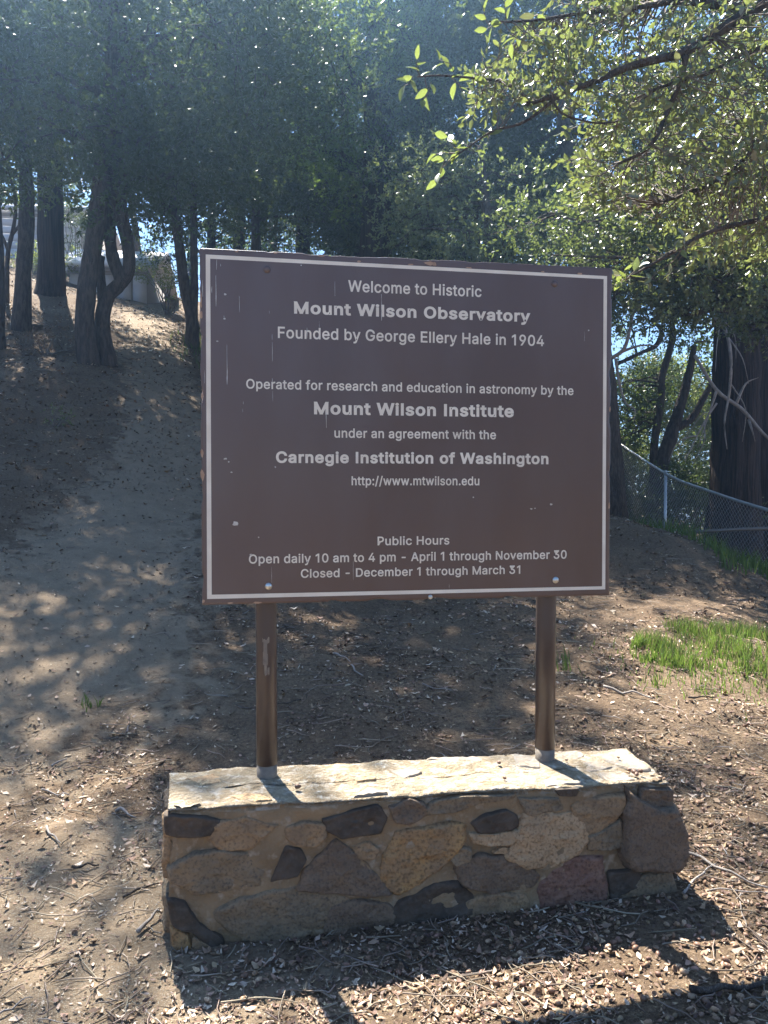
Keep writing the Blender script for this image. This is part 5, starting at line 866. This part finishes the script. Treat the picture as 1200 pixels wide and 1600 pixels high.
def region(n, x0, x1, y0, y1, d0, d1, cond=lambda x, y: True, per=(8, 13), size=.044):
    c = 0
    while c < n:
        x, y = R.uniform(x0, x1), R.uniform(y0, y1)
        if not cond(x, y): continue
        anchors.append((np.array(tuple(U(x, y, R.uniform(d0, d1)) - nb)), R.randint(*per), size)); c += 1
region(330, 860, 1290, -60, 160, 3.2, 4.3, lambda x, y: x > 850 + max(0, y) * .2)
region(95, 735, 900, 20, 175, 3.1, 3.6, lambda x, y: y > 175 - (x - 735) * 1.0 - 60 and y > 20 + (900 - x) * .35, (6, 10), .040)
region(300, 900, 1290, 150, 300, 3.2, 4.6, lambda x, y: x > 890 + (y - 150) * .1)
region(220, 880, 1290, 270, 400, 3.6, 5.0, lambda x, y: y < 300 + (x - 860) * .35)
region(16, 960, 1200, 330, 440, 3.2, 3.6, lambda x, y: abs(y - (345 + (1190 - x) * .42)) < 26, (5, 8), .05)
for q in [(640,125,3.1),(655,110,3.1),(668,140,3.12),(700,105,3.15),(712,130,3.15),(760,28,3.15),(775,40,3.18),(790,20,3.2),(810,50,3.2),(700,240,3.1),(690,262,3.1),(712,228,3.12),(735,232,3.15),(740,118,3.2),(835,25,3.3),(765,210,3.2),(985,430,3.2),(960,445,3.2)]:
    anchors.append((np.array(tuple(U(*q) - nb)), 4, .058))
bs, ds, ss = [], [], []
tw = MB()
for a, k, sz in anchors:
    j = int(np.argmin(np.linalg.norm(allpts - a, axis=1))); st = allpts[j]; L = np.linalg.norm(a - st)
    if L > .05:
        pth = limb_path(st, a, -.03, .08, 3 if L < .5 else 5); tube(tw, pth, np.linspace(min(.005, .002 + L * .004), .0015, len(pth)), 4, cap=False)
    out = unit((a - st) + rng.normal(0, .25, 3) * (L + .1)) if L > .02 else unit(rng.normal(0, 1, 3))
    tl = sz * k * .34; tip = a + out * tl * .6; b0 = a - out * tl * .4
    tube(tw, [b0, (b0 + tip) / 2 + rng.normal(0, .006, 3), tip], [.0026, .002, .0012], 3, cap=False)
    t = np.linspace(0.05, 1, k)
    u_, w_ = frames(out[None]); ang = np.arange(k) * 2.4 + R.uniform(0, 6)
    side = u_ * np.cos(ang)[:, None] + w_ * np.sin(ang)[:, None]
    bs.append(b0 + (tip - b0) * t[:, None]); ds.append(unit(out * (.35 + t[:, None]) + side * 1.0 + rng.normal(0, .25, (k, 3)) + [0, 0, .05])); ss.append(np.full(k, sz))
bs, ds, ss = np.concatenate(bs), np.concatenate(ds), np.concatenate(ss)
tw.obj('twigs', M_twig, near, kind='stuff')
# the 300 leaves that show largest are leaves of their own
wp = bs + np.array(tuple(nb)); rx = wp[:, 0] / wp[:, 1]; rz = (wp[:, 2] - CAMZ) / wp[:, 1]
inview = (rx < .5) & (rz < .63); score = np.where(inview, ss / wp[:, 1], 0) + rng.uniform(0, .0015, len(ss)); order = np.argsort(-score); pick = order[:300]; rest = order[300:]
lv = MB(); leaves(lv, bs[rest], ds[rest], 1.0 * ss[rest], .52 * ss[rest], fold=True); lv.obj('foliage', L_near, near, smooth=False, kind='stuff')
def leaf_mesh(k, m):
    g = np.random.default_rng(k); L = g.uniform(.9, 1.15); w = g.uniform(.20, .28); cur = g.uniform(-.25, .1); fo = g.uniform(.15, .6)
    v = []; T = [0, .12, .35, .62, .85, 1]; Wd = [0.02, .5, .95, .85, .42, .0]
    for t, q in zip(T, Wd):
        z = cur * t * t
        v += [(t * L, -w * q, z + fo * w * q), (t * L, 0, z), (t * L, w * q * g.uniform(.85, 1.1), z + fo * w * q)]
    f = []
    for a in range(5): f += [(a * 3, a * 3 + 3, a * 3 + 4, a * 3 + 1), (a * 3 + 1, a * 3 + 4, a * 3 + 5, a * 3 + 2)]
    mb = MB(); mb.add(v, f); return mb.mesh('leaf', m, True)
LM = [leaf_mat("bough_leaf_green", (.14, .16, .08), (.30, .37, .08), .28, .28, 0, .7), leaf_mat("bough_leaf_grey", (.20, .20, .14), (.25, .28, .10), .2, .3, 0, .6), leaf_mat("bough_leaf_fresh", (.12, .15, .05), (.27, .34, .08), .34, .35, 0, .5)]
lms = [leaf_mesh(k, LM[k % 2]) for k in range(8)]; lfresh = [leaf_mesh(20 + k, LM[2]) for k in range(3)]
for i in pick:
    fresh = wp[i][0] / wp[i][1] < .17
    o = link('leaf', R.choice(lfresh if fresh or R.random() < .2 else lms), near, loc=tuple(bs[i]))
    q = Vector(ds[i]).to_track_quat('X', 'Z').to_matrix() @ Matrix.Rotation(R.uniform(-1.2, 1.2), 3, 'X')
    o.rotation_euler = q.to_euler(); o.scale = (ss[i] * R.uniform(.8, 1.2),) * 3

# ------------------------------------------------------------------ litter on the ground
def in_wall(x, y, m=.0):
    q = [FL, FR, BR, BL]; ins = np.ones(np.shape(x), bool)
    for a, b in zip(q, q[1:] + q[:1]):
        e = b - a; L = e.length; ins &= ((x - a.x) * e.y - (y - a.y) * e.x) / L < m
    return ins
def scatter(n, d0=1.3, d1=15, spread=.62, keep=None):
    d = d0 * (d1 / d0) ** rng.uniform(0, 1, n); x = d * rng.uniform(-spread, spread, n)
    k = ~in_wall(x, d, .004); x, d = x[k], d[k]
    if keep is not None: kk = rng.uniform(0, 1, len(x)) < keep(x, d); x, d = x[kk], d[kk]
    return x, d, ground(x, d)
def flake(mb, x, y, z, size, w=.45, curl=.25, lift=.004, growth=True):
    n = len(x); a = rng.uniform(0, 2 * math.pi, n); s = size * np.exp(rng.normal(-.1, .42, n)).clip(.35, 2.3) * (1 + (np.hypot(x, y) - 2).clip(0, 12) * .17 * growth)
    t = np.stack([np.cos(a), np.sin(a), rng.normal(0, .18, n)], 1); t = unit(t)
    b = unit(np.stack([-np.sin(a), np.cos(a), rng.normal(0, .5, n)], 1)); nrm = np.cross(t, b)
    c = np.stack([x, y, z + lift + s * rng.uniform(.0, .18, n)], 1); s = s[:, None]
    cu = (rng.uniform(-.3, 1, n) * curl)[:, None]
    rows = []
    for u, wd, h in ((-.5, .25, 1), (0, 1, -.3), (.5, .15, 1)):
        m = c + t * s * u + nrm * s * cu * h; rows += [m - b * s * w * .5 * wd, m + b * s * w * .5 * wd]
    v = np.stack(rows, 1); i = np.arange(n)[:, None] * 6
    mb.add(v, np.concatenate([i + np.array([[0, 1, 3, 2]]), i + np.array([[2, 3, 5, 4]])]))
bare = lambda x, y: np.clip(path_dist(x, y) / np.interp(y, [4, 7, 10], [1.5, 1.0, .7]), .06, 1) ** 1.5 * (1 - .55 * np.clip(1.2 - np.hypot((x + 1.3) / 1.3, (y - 2.3) / 1.2), 0, 1)) * (.35 + .65 * (fbm(np.stack([x, y], 1), 2.2, 3, 77) > -.25))
for nm, m, n, sz, w, cl in [
  ('leaf_litter', mat("tan_dead_leaf", (.36, .245, .155), .65, (.25, .16, .10), 3, island=.4, spec=.35), 30000, .0145, .5, .3),
  ('leaf_litter', mat("brown_dead_leaf", (.15, .095, .062), .75, (.09, .058, .042), 3, island=.4, spec=.3), 30000, .0145, .5, .3),
  ('leaf_litter', mat("bleached_dead_leaf", (.52, .42, .32), .6, (.40, .30, .22), 3, island=.25, spec=.4), 14000, .015, .45, .35),
  ('straw_litter', mat("straw_and_needles", (.34, .26, .18), .7, (.17, .12, .08), 2, island=.4, spec=.3), 15000, .024, .08, .08),
  ('crumb_litter', mat("duff_crumbs", (.24, .165, .11), .85, (.10, .07, .05), 3, island=.5, spec=.2), 30000, .009, .8, .3)]:
    mb = MB(); x, y, z = scatter(int(n * 1.35), keep=lambda x, y: np.maximum(bare(x, y) * np.clip(.75 + 1.3 * fbm(np.stack([x, y], 1), 2.6, 3, (n + len(nm)) % 91), .12, 1), .12 + .5 * (y > 9)), d1=22); flake(mb, x, y, z, sz, w, cl)
    mb.obj(nm, m, label={'leaf_litter': 'dry oak leaf litter strewn over the slope', 'straw_litter': 'fine straw and needles over the soil', 'crumb_litter': 'crumbled duff over the soil'}[nm], cat='litter', kind='stuff')
# pebbles and clods
M_peb = mat("pebble", (.30, .25, .19), .9, (.16, .13, .10), 20, island=.4)
mb = MB(); x, y, z = scatter(2600, d1=9)
for a, b, c in zip(x, y, z):
    s = R.uniform(.002, .007) * (1 + (b - 2) * .08); v = np.array([(1,0,0),(0,1,0),(-1,0,0),(0,-1,0),(0,0,.8),(0,0,-.5)]) * s * rng.uniform(.6, 1.3, (6, 1)) + [a, b, c]
    mb.add(v, [(0,1,4),(1,2,4),(2,3,4),(3,0,4)])
mb.obj('pebbles', M_peb, label='small pebbles and clods on the bare soil', cat='pebbles', kind='stuff')

# acorns and their caps, one by one
def acorn_mesh(k, m):
    g = np.random.default_rng(k); n = 8; L = g.uniform(.020, .027); r = L * g.uniform(.29, .36); v = []; prof = [(0, .15), (.08, .75), (.3, 1), (.6, .95), (.85, .55), (.97, .15)]
    for t, q in prof: v += [((t - .5) * L, r * q * math.cos(a), r * q * math.sin(a)) for a in np.linspace(0, 6.283, n, endpoint=False)]
    f = [(i * n + j, i * n + (j + 1) % n, (i + 1) * n + (j + 1) % n, (i + 1) * n + j) for i in range(len(prof) - 1) for j in range(n)]
    mb = MB(); mb.add(v, f); mb.f.append(np.array([[j for j in reversed(range(n))]])); mb.f.append(np.array([[5 * n + j for j in range(n)]])); return mb.mesh('acorn', m, True)
def cap_mesh(k, m):
    g = np.random.default_rng(k); n = 12; r = g.uniform(.0085, .0115); h = r * .85; v = []
    prof = [(.05, -h), (.6, -h * .92), (.95, -h * .45), (1.05, 0), (.98, h * .08), (.84, 0), (.78, -h * .35), (.45, -h * .7), (.02, -h * .75)]
    for q, z in prof: v += [(r * q * math.cos(a), r * q * math.sin(a), z + r * .15 * math.sin(a * 2 + k) * .2) for a in np.linspace(0, 6.283, n, endpoint=False)]
    f = [(i * n + j, i * n + (j + 1) % n, (i + 1) * n + (j + 1) % n, (i + 1) * n + j) for i in range(len(prof) - 1) for j in range(n)]
    mb = MB(); mb.add(v, f); return mb.mesh('acorn_cap', m, True)
AM = [mat("acorn_tan", (.36, .22, .12), .45, (.24, .14, .08), 90, spec=.4), mat("acorn_brown", (.20, .11, .065), .5, (.13, .075, .05), 90, spec=.4), mat("acorn_pale", (.46, .33, .21), .5, (.32, .21, .13), 90, spec=.4)]
CM = [mat("cap_brown", (.24, .15, .09), .85, (.14, .09, .06), 200, bump=.001, bscale=500), mat("cap_pale", (.36, .25, .16), .85, (.2, .13, .09), 200, bump=.001, bscale=500)]
ams = [acorn_mesh(k, AM[k % 3]) for k in range(9)]; cms = [cap_mesh(k, CM[k % 2]) for k in range(6)]
def ground_hit(px, py):
    r = ray(px, py); t = 1.0; p = Vector((0, 0, CAMZ)) + r * (-CAMZ / min(r.z, -.01))
    for _ in range(6): p = Vector((0, 0, CAMZ)) + r * ((gz(p.x, p.y) - CAMZ) / min(r.z, -.01))
    return p
pts = []
def sample(n, f, box):
    c = 0
    while c < n:
        px, py = R.uniform(*box[:2]), R.uniform(*box[2:])
        if not f(px, py): continue
        q = (py - 760) ; d = CAMZ * 1202 / q; x = (px - 600) / 1202 * d
        if in_wall(np.array([x]), np.array([d]), .02)[0]: continue
        pts.append((x, d)); c += 1
sample(205, lambda x, y: R.random() < .25 + .75 * (x > 700) , (560, 1260, 1290, 1660))
sample(50, lambda x, y: True, (990, 1260, 1120, 1400))
sample(15, lambda x, y: True, (250, 620, 1480, 1640)); sample(10, lambda x, y: True, (-40, 1000, 1120, 1600))
zz = ground([p[0] for p in pts], [p[1] for p in pts])
for k, ((x, y), z) in enumerate(zip(pts, zz)):
    cap = R.random() < .38
    if cap:
        o = link('acorn_husk', R.choice(cms), None, 'empty round acorn cup lying in the litter', 'acorn cup', 'acorn cups strewn round the stone base', loc=(x, y, z + .0085)); o.rotation_euler = (R.gauss(0, .7), R.gauss(0, .7), R.uniform(0, 6.28))
    else:
        o = link('acorn', R.choice(ams), None, 'shed brown acorn lying in the litter', 'acorn', 'acorns strewn round the stone base', loc=(x, y, z + .0072)); o.rotation_euler = (R.uniform(0, 6.28), R.gauss(0, .18), R.uniform(0, 6.28))
for x, y, m, lb in [(645,238,0,'lone acorn on the sunlit top of the base right of the left post')]:
    p = hit(240 + x * .35, 1150 + y * .35, tp, tn); o = link('acorn', ams[1], None, lb, 'acorn', loc=(p.x, p.y, WH + .010)); o.rotation_euler = (0, 0, .1)
for x, y in [(895,232),(915,240),(940,236),(925,250),(890,243),(1020,262),(1038,268),(990,255),(640,190),(388,265),(365,202),(850,180)]:
    p = hit(640 + x * .3833, 1120 + y * .3833, tp, tn); o = link('acorn', R.choice(ams), None, 'acorn resting on the sunlit stones at the far end of the base', 'acorn', 'acorns on top of the stone base', loc=(p.x, p.y, WH + .014)); o.rotation_euler = (0, 0, R.uniform(0, 6)); s_ = R.uniform(.5, 1); o.scale = (s_,) * 3
# many more, half buried, too many to count
mb = MB()
x, y, z = scatter(2600, 1.4, 7, keep=lambda x, y: np.clip((x + .2) / .8, .02, 1) * np.clip((4.6 - y) / 2, .1, 1))
am = [(np.array([v.co[:] for v in ms_.vertices]), [tuple(p.vertices) for p in ms_.polygons if len(p.vertices) == 4]) for ms_ in ams[:3]]
for a, b, c in zip(x, y, z):
    v, f = R.choice(am); th = R.uniform(0, 6.28); s_ = R.uniform(.55, 1.0); q = v * s_; q = np.stack([q[:, 0] * math.cos(th) - q[:, 1] * math.sin(th), q[:, 0] * math.sin(th) + q[:, 1] * math.cos(th), q[:, 2]], 1) + [a, b, c + .004]
    mb.add(q, f)
mb.obj('acorn_litter', mat("acorn_mixed", (.30, .19, .12), .55, (.16, .10, .065), 4, island=.45), label='acorn and husk fragments half buried in the litter', cat='litter', kind='stuff', smooth=True)

# fallen sticks
def stickpath(x, y, a, L, r, lab, group, m=None, bend=.12, name='fallen_twig'):
    k = 6; q = np.linspace(-.5, .5, k) * L; off = np.cumsum(rng.normal(0, bend * L / k, k)); off -= off.mean()
    X = x + q * math.cos(a) - off * math.sin(a); Y = y + q * math.sin(a) + off * math.cos(a)
    if in_wall(X, Y, .02).any(): return False
    Z = ground(X, Y) + r * .8 + np.abs(rng.normal(0, r * 1.2, k)) + .004
    p, rr = smooth_path(np.stack([X - x, Y - y, Z - Z[0]], 1), np.linspace(r, r * .45, k), 2)
    mb = MB(); tube(mb, p, rr, 5, rough=.15, seed=R.randint(0, 9)); mb.obj(name, m or R.choice([M_dead, M_twig, M_dead, M_oakbark]), None, smooth=True, label=lab, cat='twig', group=group, loc=(x, y, Z[0])); return True
def at(px, py): p = ground_hit(px, py); return p.x, p.y
for px0, py0, px1, py1, r, lab in [
  (1068,1335,1200,1392,.007,'long grey stick slanting right of the base\'s broken end'), (1062,1400,1120,1355,.005,'stick propped across the long grey stick by the base'),
  (943,1078,1020,1098,.009,'pale stick lying on the sunlit ground right of the right post'), (1075,1098,1120,1093,.007,'dark stick on the sunlit ground below the grass'),
  (522,1034,548,1050,.008,'pale curved stick in the shade between the posts'), (548,1052,566,1060,.008,'stubby pale stick in the shade between the posts'),
  (183,1270,212,1282,.007,'bent pale stick left of the base'), (192,1406,248,1384,.006,'dark stick pointing at the base from the left'), (216,1462,250,1430,.008,'thick broken stick left of the base\'s foot'),
  (112,1362,155,1355,.006,'brown stick in the sunlit ground at the left'), (66,1236,108,1248,.006,'pale stick at the edge of the shade, lower left'), (70,1297,95,1322,.006,'crooked pale stick at the lower left'),
  (1080,1560,1200,1545,.011,'thick dark root-like stick at the lower right corner'), (470,1098,420,1112,.005,'dark stick in the shade right of the left post'), (80,1200,105,1190,.006,'short stick in the shade at the left'), (660,1075,705,1085,.006,'pale stick in the shade left of the right post')]:
    x0, y0 = at(px0, py0); x1, y1 = at(px1, py1)
    stickpath((x0 + x1) / 2, (y0 + y1) / 2, math.atan2(y1 - y0, x1 - x0), math.hypot(x1 - x0, y1 - y0), r, lab, None, M_oakbark if 'dark' in lab or 'brown' in lab else M_dead)
n = 0
while n < 130:
    d = 1.6 * (8 / 1.6) ** R.random(); x = d * R.uniform(-.55, .55)
    if bare(np.array([x]), np.array([d]))[0] < R.random() * .6: continue
    if stickpath(x, d, R.uniform(0, 6.28), R.choice([.05, .07, .09, .12, .2]) * R.uniform(.7, 1.2), R.uniform(.0016, .0038), 'small dry twig lying on the leaf litter', 'dry twigs strewn over the ground'): n += 1
mb = MB(); x, y, z = scatter(2600, d0=1.9, d1=14, keep=bare)
for a, b, c in zip(x, y, z):
    th = R.uniform(0, 6.28); L = R.uniform(.03, .13) * (1 + b * .12); k = np.linspace(-.5, .5, 4); X = a + k * L * math.cos(th); Y = b + k * L * math.sin(th)
    tube(mb, np.stack([X, Y, np.full(4, c) + .006 + rng.uniform(0, .01, 4)], 1) + rng.normal(0, L * .04, (4, 3)) * [1, 1, .2], np.array([.0022, .002, .0017, .001]) * (1 + b * .12), 3, cap=False)
mb.obj('twig_litter', mat("mixed_twigs", (.30, .24, .18), .85, (.13, .10, .075), 2, island=.45), label='fine broken twigs all through the litter', cat='litter', kind='stuff')

# grass
def inpoly(x, y, poly):
    r = np.zeros(len(x), bool); n = len(poly)
    for i in range(n):
        (x0, y0), (x1, y1) = poly[i], poly[(i + 1) % n]; c = ((y0 > y) != (y1 > y)) & (x < (x1 - x0) * (y - y0) / (y1 - y0 + 1e-12) + x0); r ^= c
    return r
L_grass = leaf_mat("fresh_grass", (.060, .092, .028), (.20, .31, .05), .34, .55, .45, .25)
L_dry = leaf_mat("dry_grass", (.30, .25, .13), (.3, .25, .12), .3, .6, .3, .2)
def blades(mb, x, y, h, wd=.004):
    n = len(x); z = ground(x, y); a = rng.uniform(0, 6.28, n); l = rng.normal(0, .28, (n, 2)); h = h * rng.uniform(.4, 1.25, n)
    s = np.stack([np.cos(a), np.sin(a), np.zeros(n)], 1) * wd; b = np.stack([x, y, z - .005], 1)
    m = b + np.stack([l[:, 0] * h * .35, l[:, 1] * h * .35, h * .55], 1); t = b + np.stack([l[:, 0] * h, l[:, 1] * h, h * .98], 1)
    v = np.stack([b - s, b + s, m + s * .7, m - s * .7, t], 1); i = np.arange(n)[:, None] * 5
    mb.add(v, i + np.array([[0, 1, 2, 3]])); mb.f.append(i + np.array([[3, 2, 4]]) + mb.n - n * 5)
poly = [(1.98, 6.0), (2.1, 5.65), (2.3, 5.35), (2.5, 5.12), (3.4, 5.2), (4.4, 6.2), (3.6, 6.5), (2.7, 6.25)]
x = rng.uniform(1.9, 4.4, 26000); y = rng.uniform(5.1, 7.2, 26000)
jx = fbm(np.stack([x, y], 1), 2.5, 3, 92) * .22; k = inpoly(x + jx, y + jx, poly) & (fbm(np.stack([x, y], 1), 4, 3, 91) > rng.uniform(-.7, .5, len(x))); mb = MB(); blades(mb, x[k], y[k], .12, .003)
dry = MB(); kk = k & (rng.uniform(0, 1, len(x)) < .12); blades(dry, x[kk] + .02, y[kk], .13, .003)
dry.obj('dry_grass', L_dry, label='dry straw stems among the green grass on the right', cat='grass', kind='stuff')
x = rng.normal(0, 1, 1500) * .35 + 2.4; y = rng.normal(0, 1, 1500) * .3 + 5.3; blades(mb, x, y, .06)
for px, py, c, h in [(1025,1072,26,.09),(1105,1085,22,.08),(1010,1035,60,.09),(1040,1030,60,.08),(885,1050,14,.13),(140,1108,20,.07),(995,1012,60,.1),(878,1040,10,.11)]:
    q = at(px, py); blades(mb, q[0] + rng.normal(0, .035, c), q[1] + rng.normal(0, .03, c), h)
mb.obj('grass', L_grass, label='bright green grass patch on the slope at the right', cat='grass', kind='stuff')
mb = MB(); x = rng.uniform(3.6, 8, 16000); y = rng.uniform(8, 19, 16000); k = (fbm(np.stack([x, y], 1), .8, 2, 95) > -.1); blades(mb, x[k], y[k], .22, .007)
x = rng.normal(-3.6, .5, 700); y = rng.normal(17.5, .7, 700); blades(mb, x, y, .2, .008)
mb.obj('grass', L_grass, label='rough grass along the chain-link fence and on the far bank', cat='grass', kind='stuff')
# dark twiggy roots at the left of the path: a few half-buried stones
for px, py, s_, lb in [(45,905,.16,'flat half-buried rock in the path at the left'), (190,860,.12,'low rock ledge across the path'), (75,742,.10,'small pale rock on the left bank')]:
    x, y = at(px, py); mb = MB(); a = np.linspace(0, 6.283, 14, endpoint=False); v = []
    for q, h in ((1.15, -.1), (1, .0), (.8, .28), (.4, .38), (.05, .4)): v += [(s_ * 1.7 * q * math.cos(t) * (1 + .2 * math.sin(3 * t + px)), s_ * q * math.sin(t) * (1 + .15 * math.cos(2 * t)), s_ * h * .5) for t in a]
    v = np.array(v); v[:, 2] += fbm(v + px, 12, 3, 5) * .01
    mb.add(v, [(i * 14 + j, i * 14 + (j + 1) % 14, (i + 1) * 14 + (j + 1) % 14, (i + 1) * 14 + j) for i in range(4) for j in range(14)])
    mb.obj('rock', mat("dusty_rock", (.27, .22, .17), .9, (.19, .15, .12), 8, bump=.006), None, smooth=True, label=lb, cat='rock', loc=(x, y, gz(x, y) - .01))

# ------------------------------------------------------------------ haze: an added blue volume standing in for veiling lens glare
hm = bpy.data.materials.new("haze"); hm.use_nodes = True; hn = hm.node_tree; hn.nodes.remove(hn.nodes['Principled BSDF'])
pv = hn.nodes.new('ShaderNodeVolumePrincipled'); pv.inputs['Color'].default_value = (.38, .64, 1, 1); pv.inputs['Density'].default_value = HAZE; pv.inputs['Anisotropy'].default_value = .85
hn.links.new(pv.outputs[0], hn.nodes['Material Output'].inputs['Volume'])
mb = MB(); box(mb, (-335, -335, float(zs.min()) - 1), (335, 435, 32)); hz = mb.obj('haze', hm, kind='stuff'); hz['label'] = 'thin bluish haze volume added in place of lens glare'
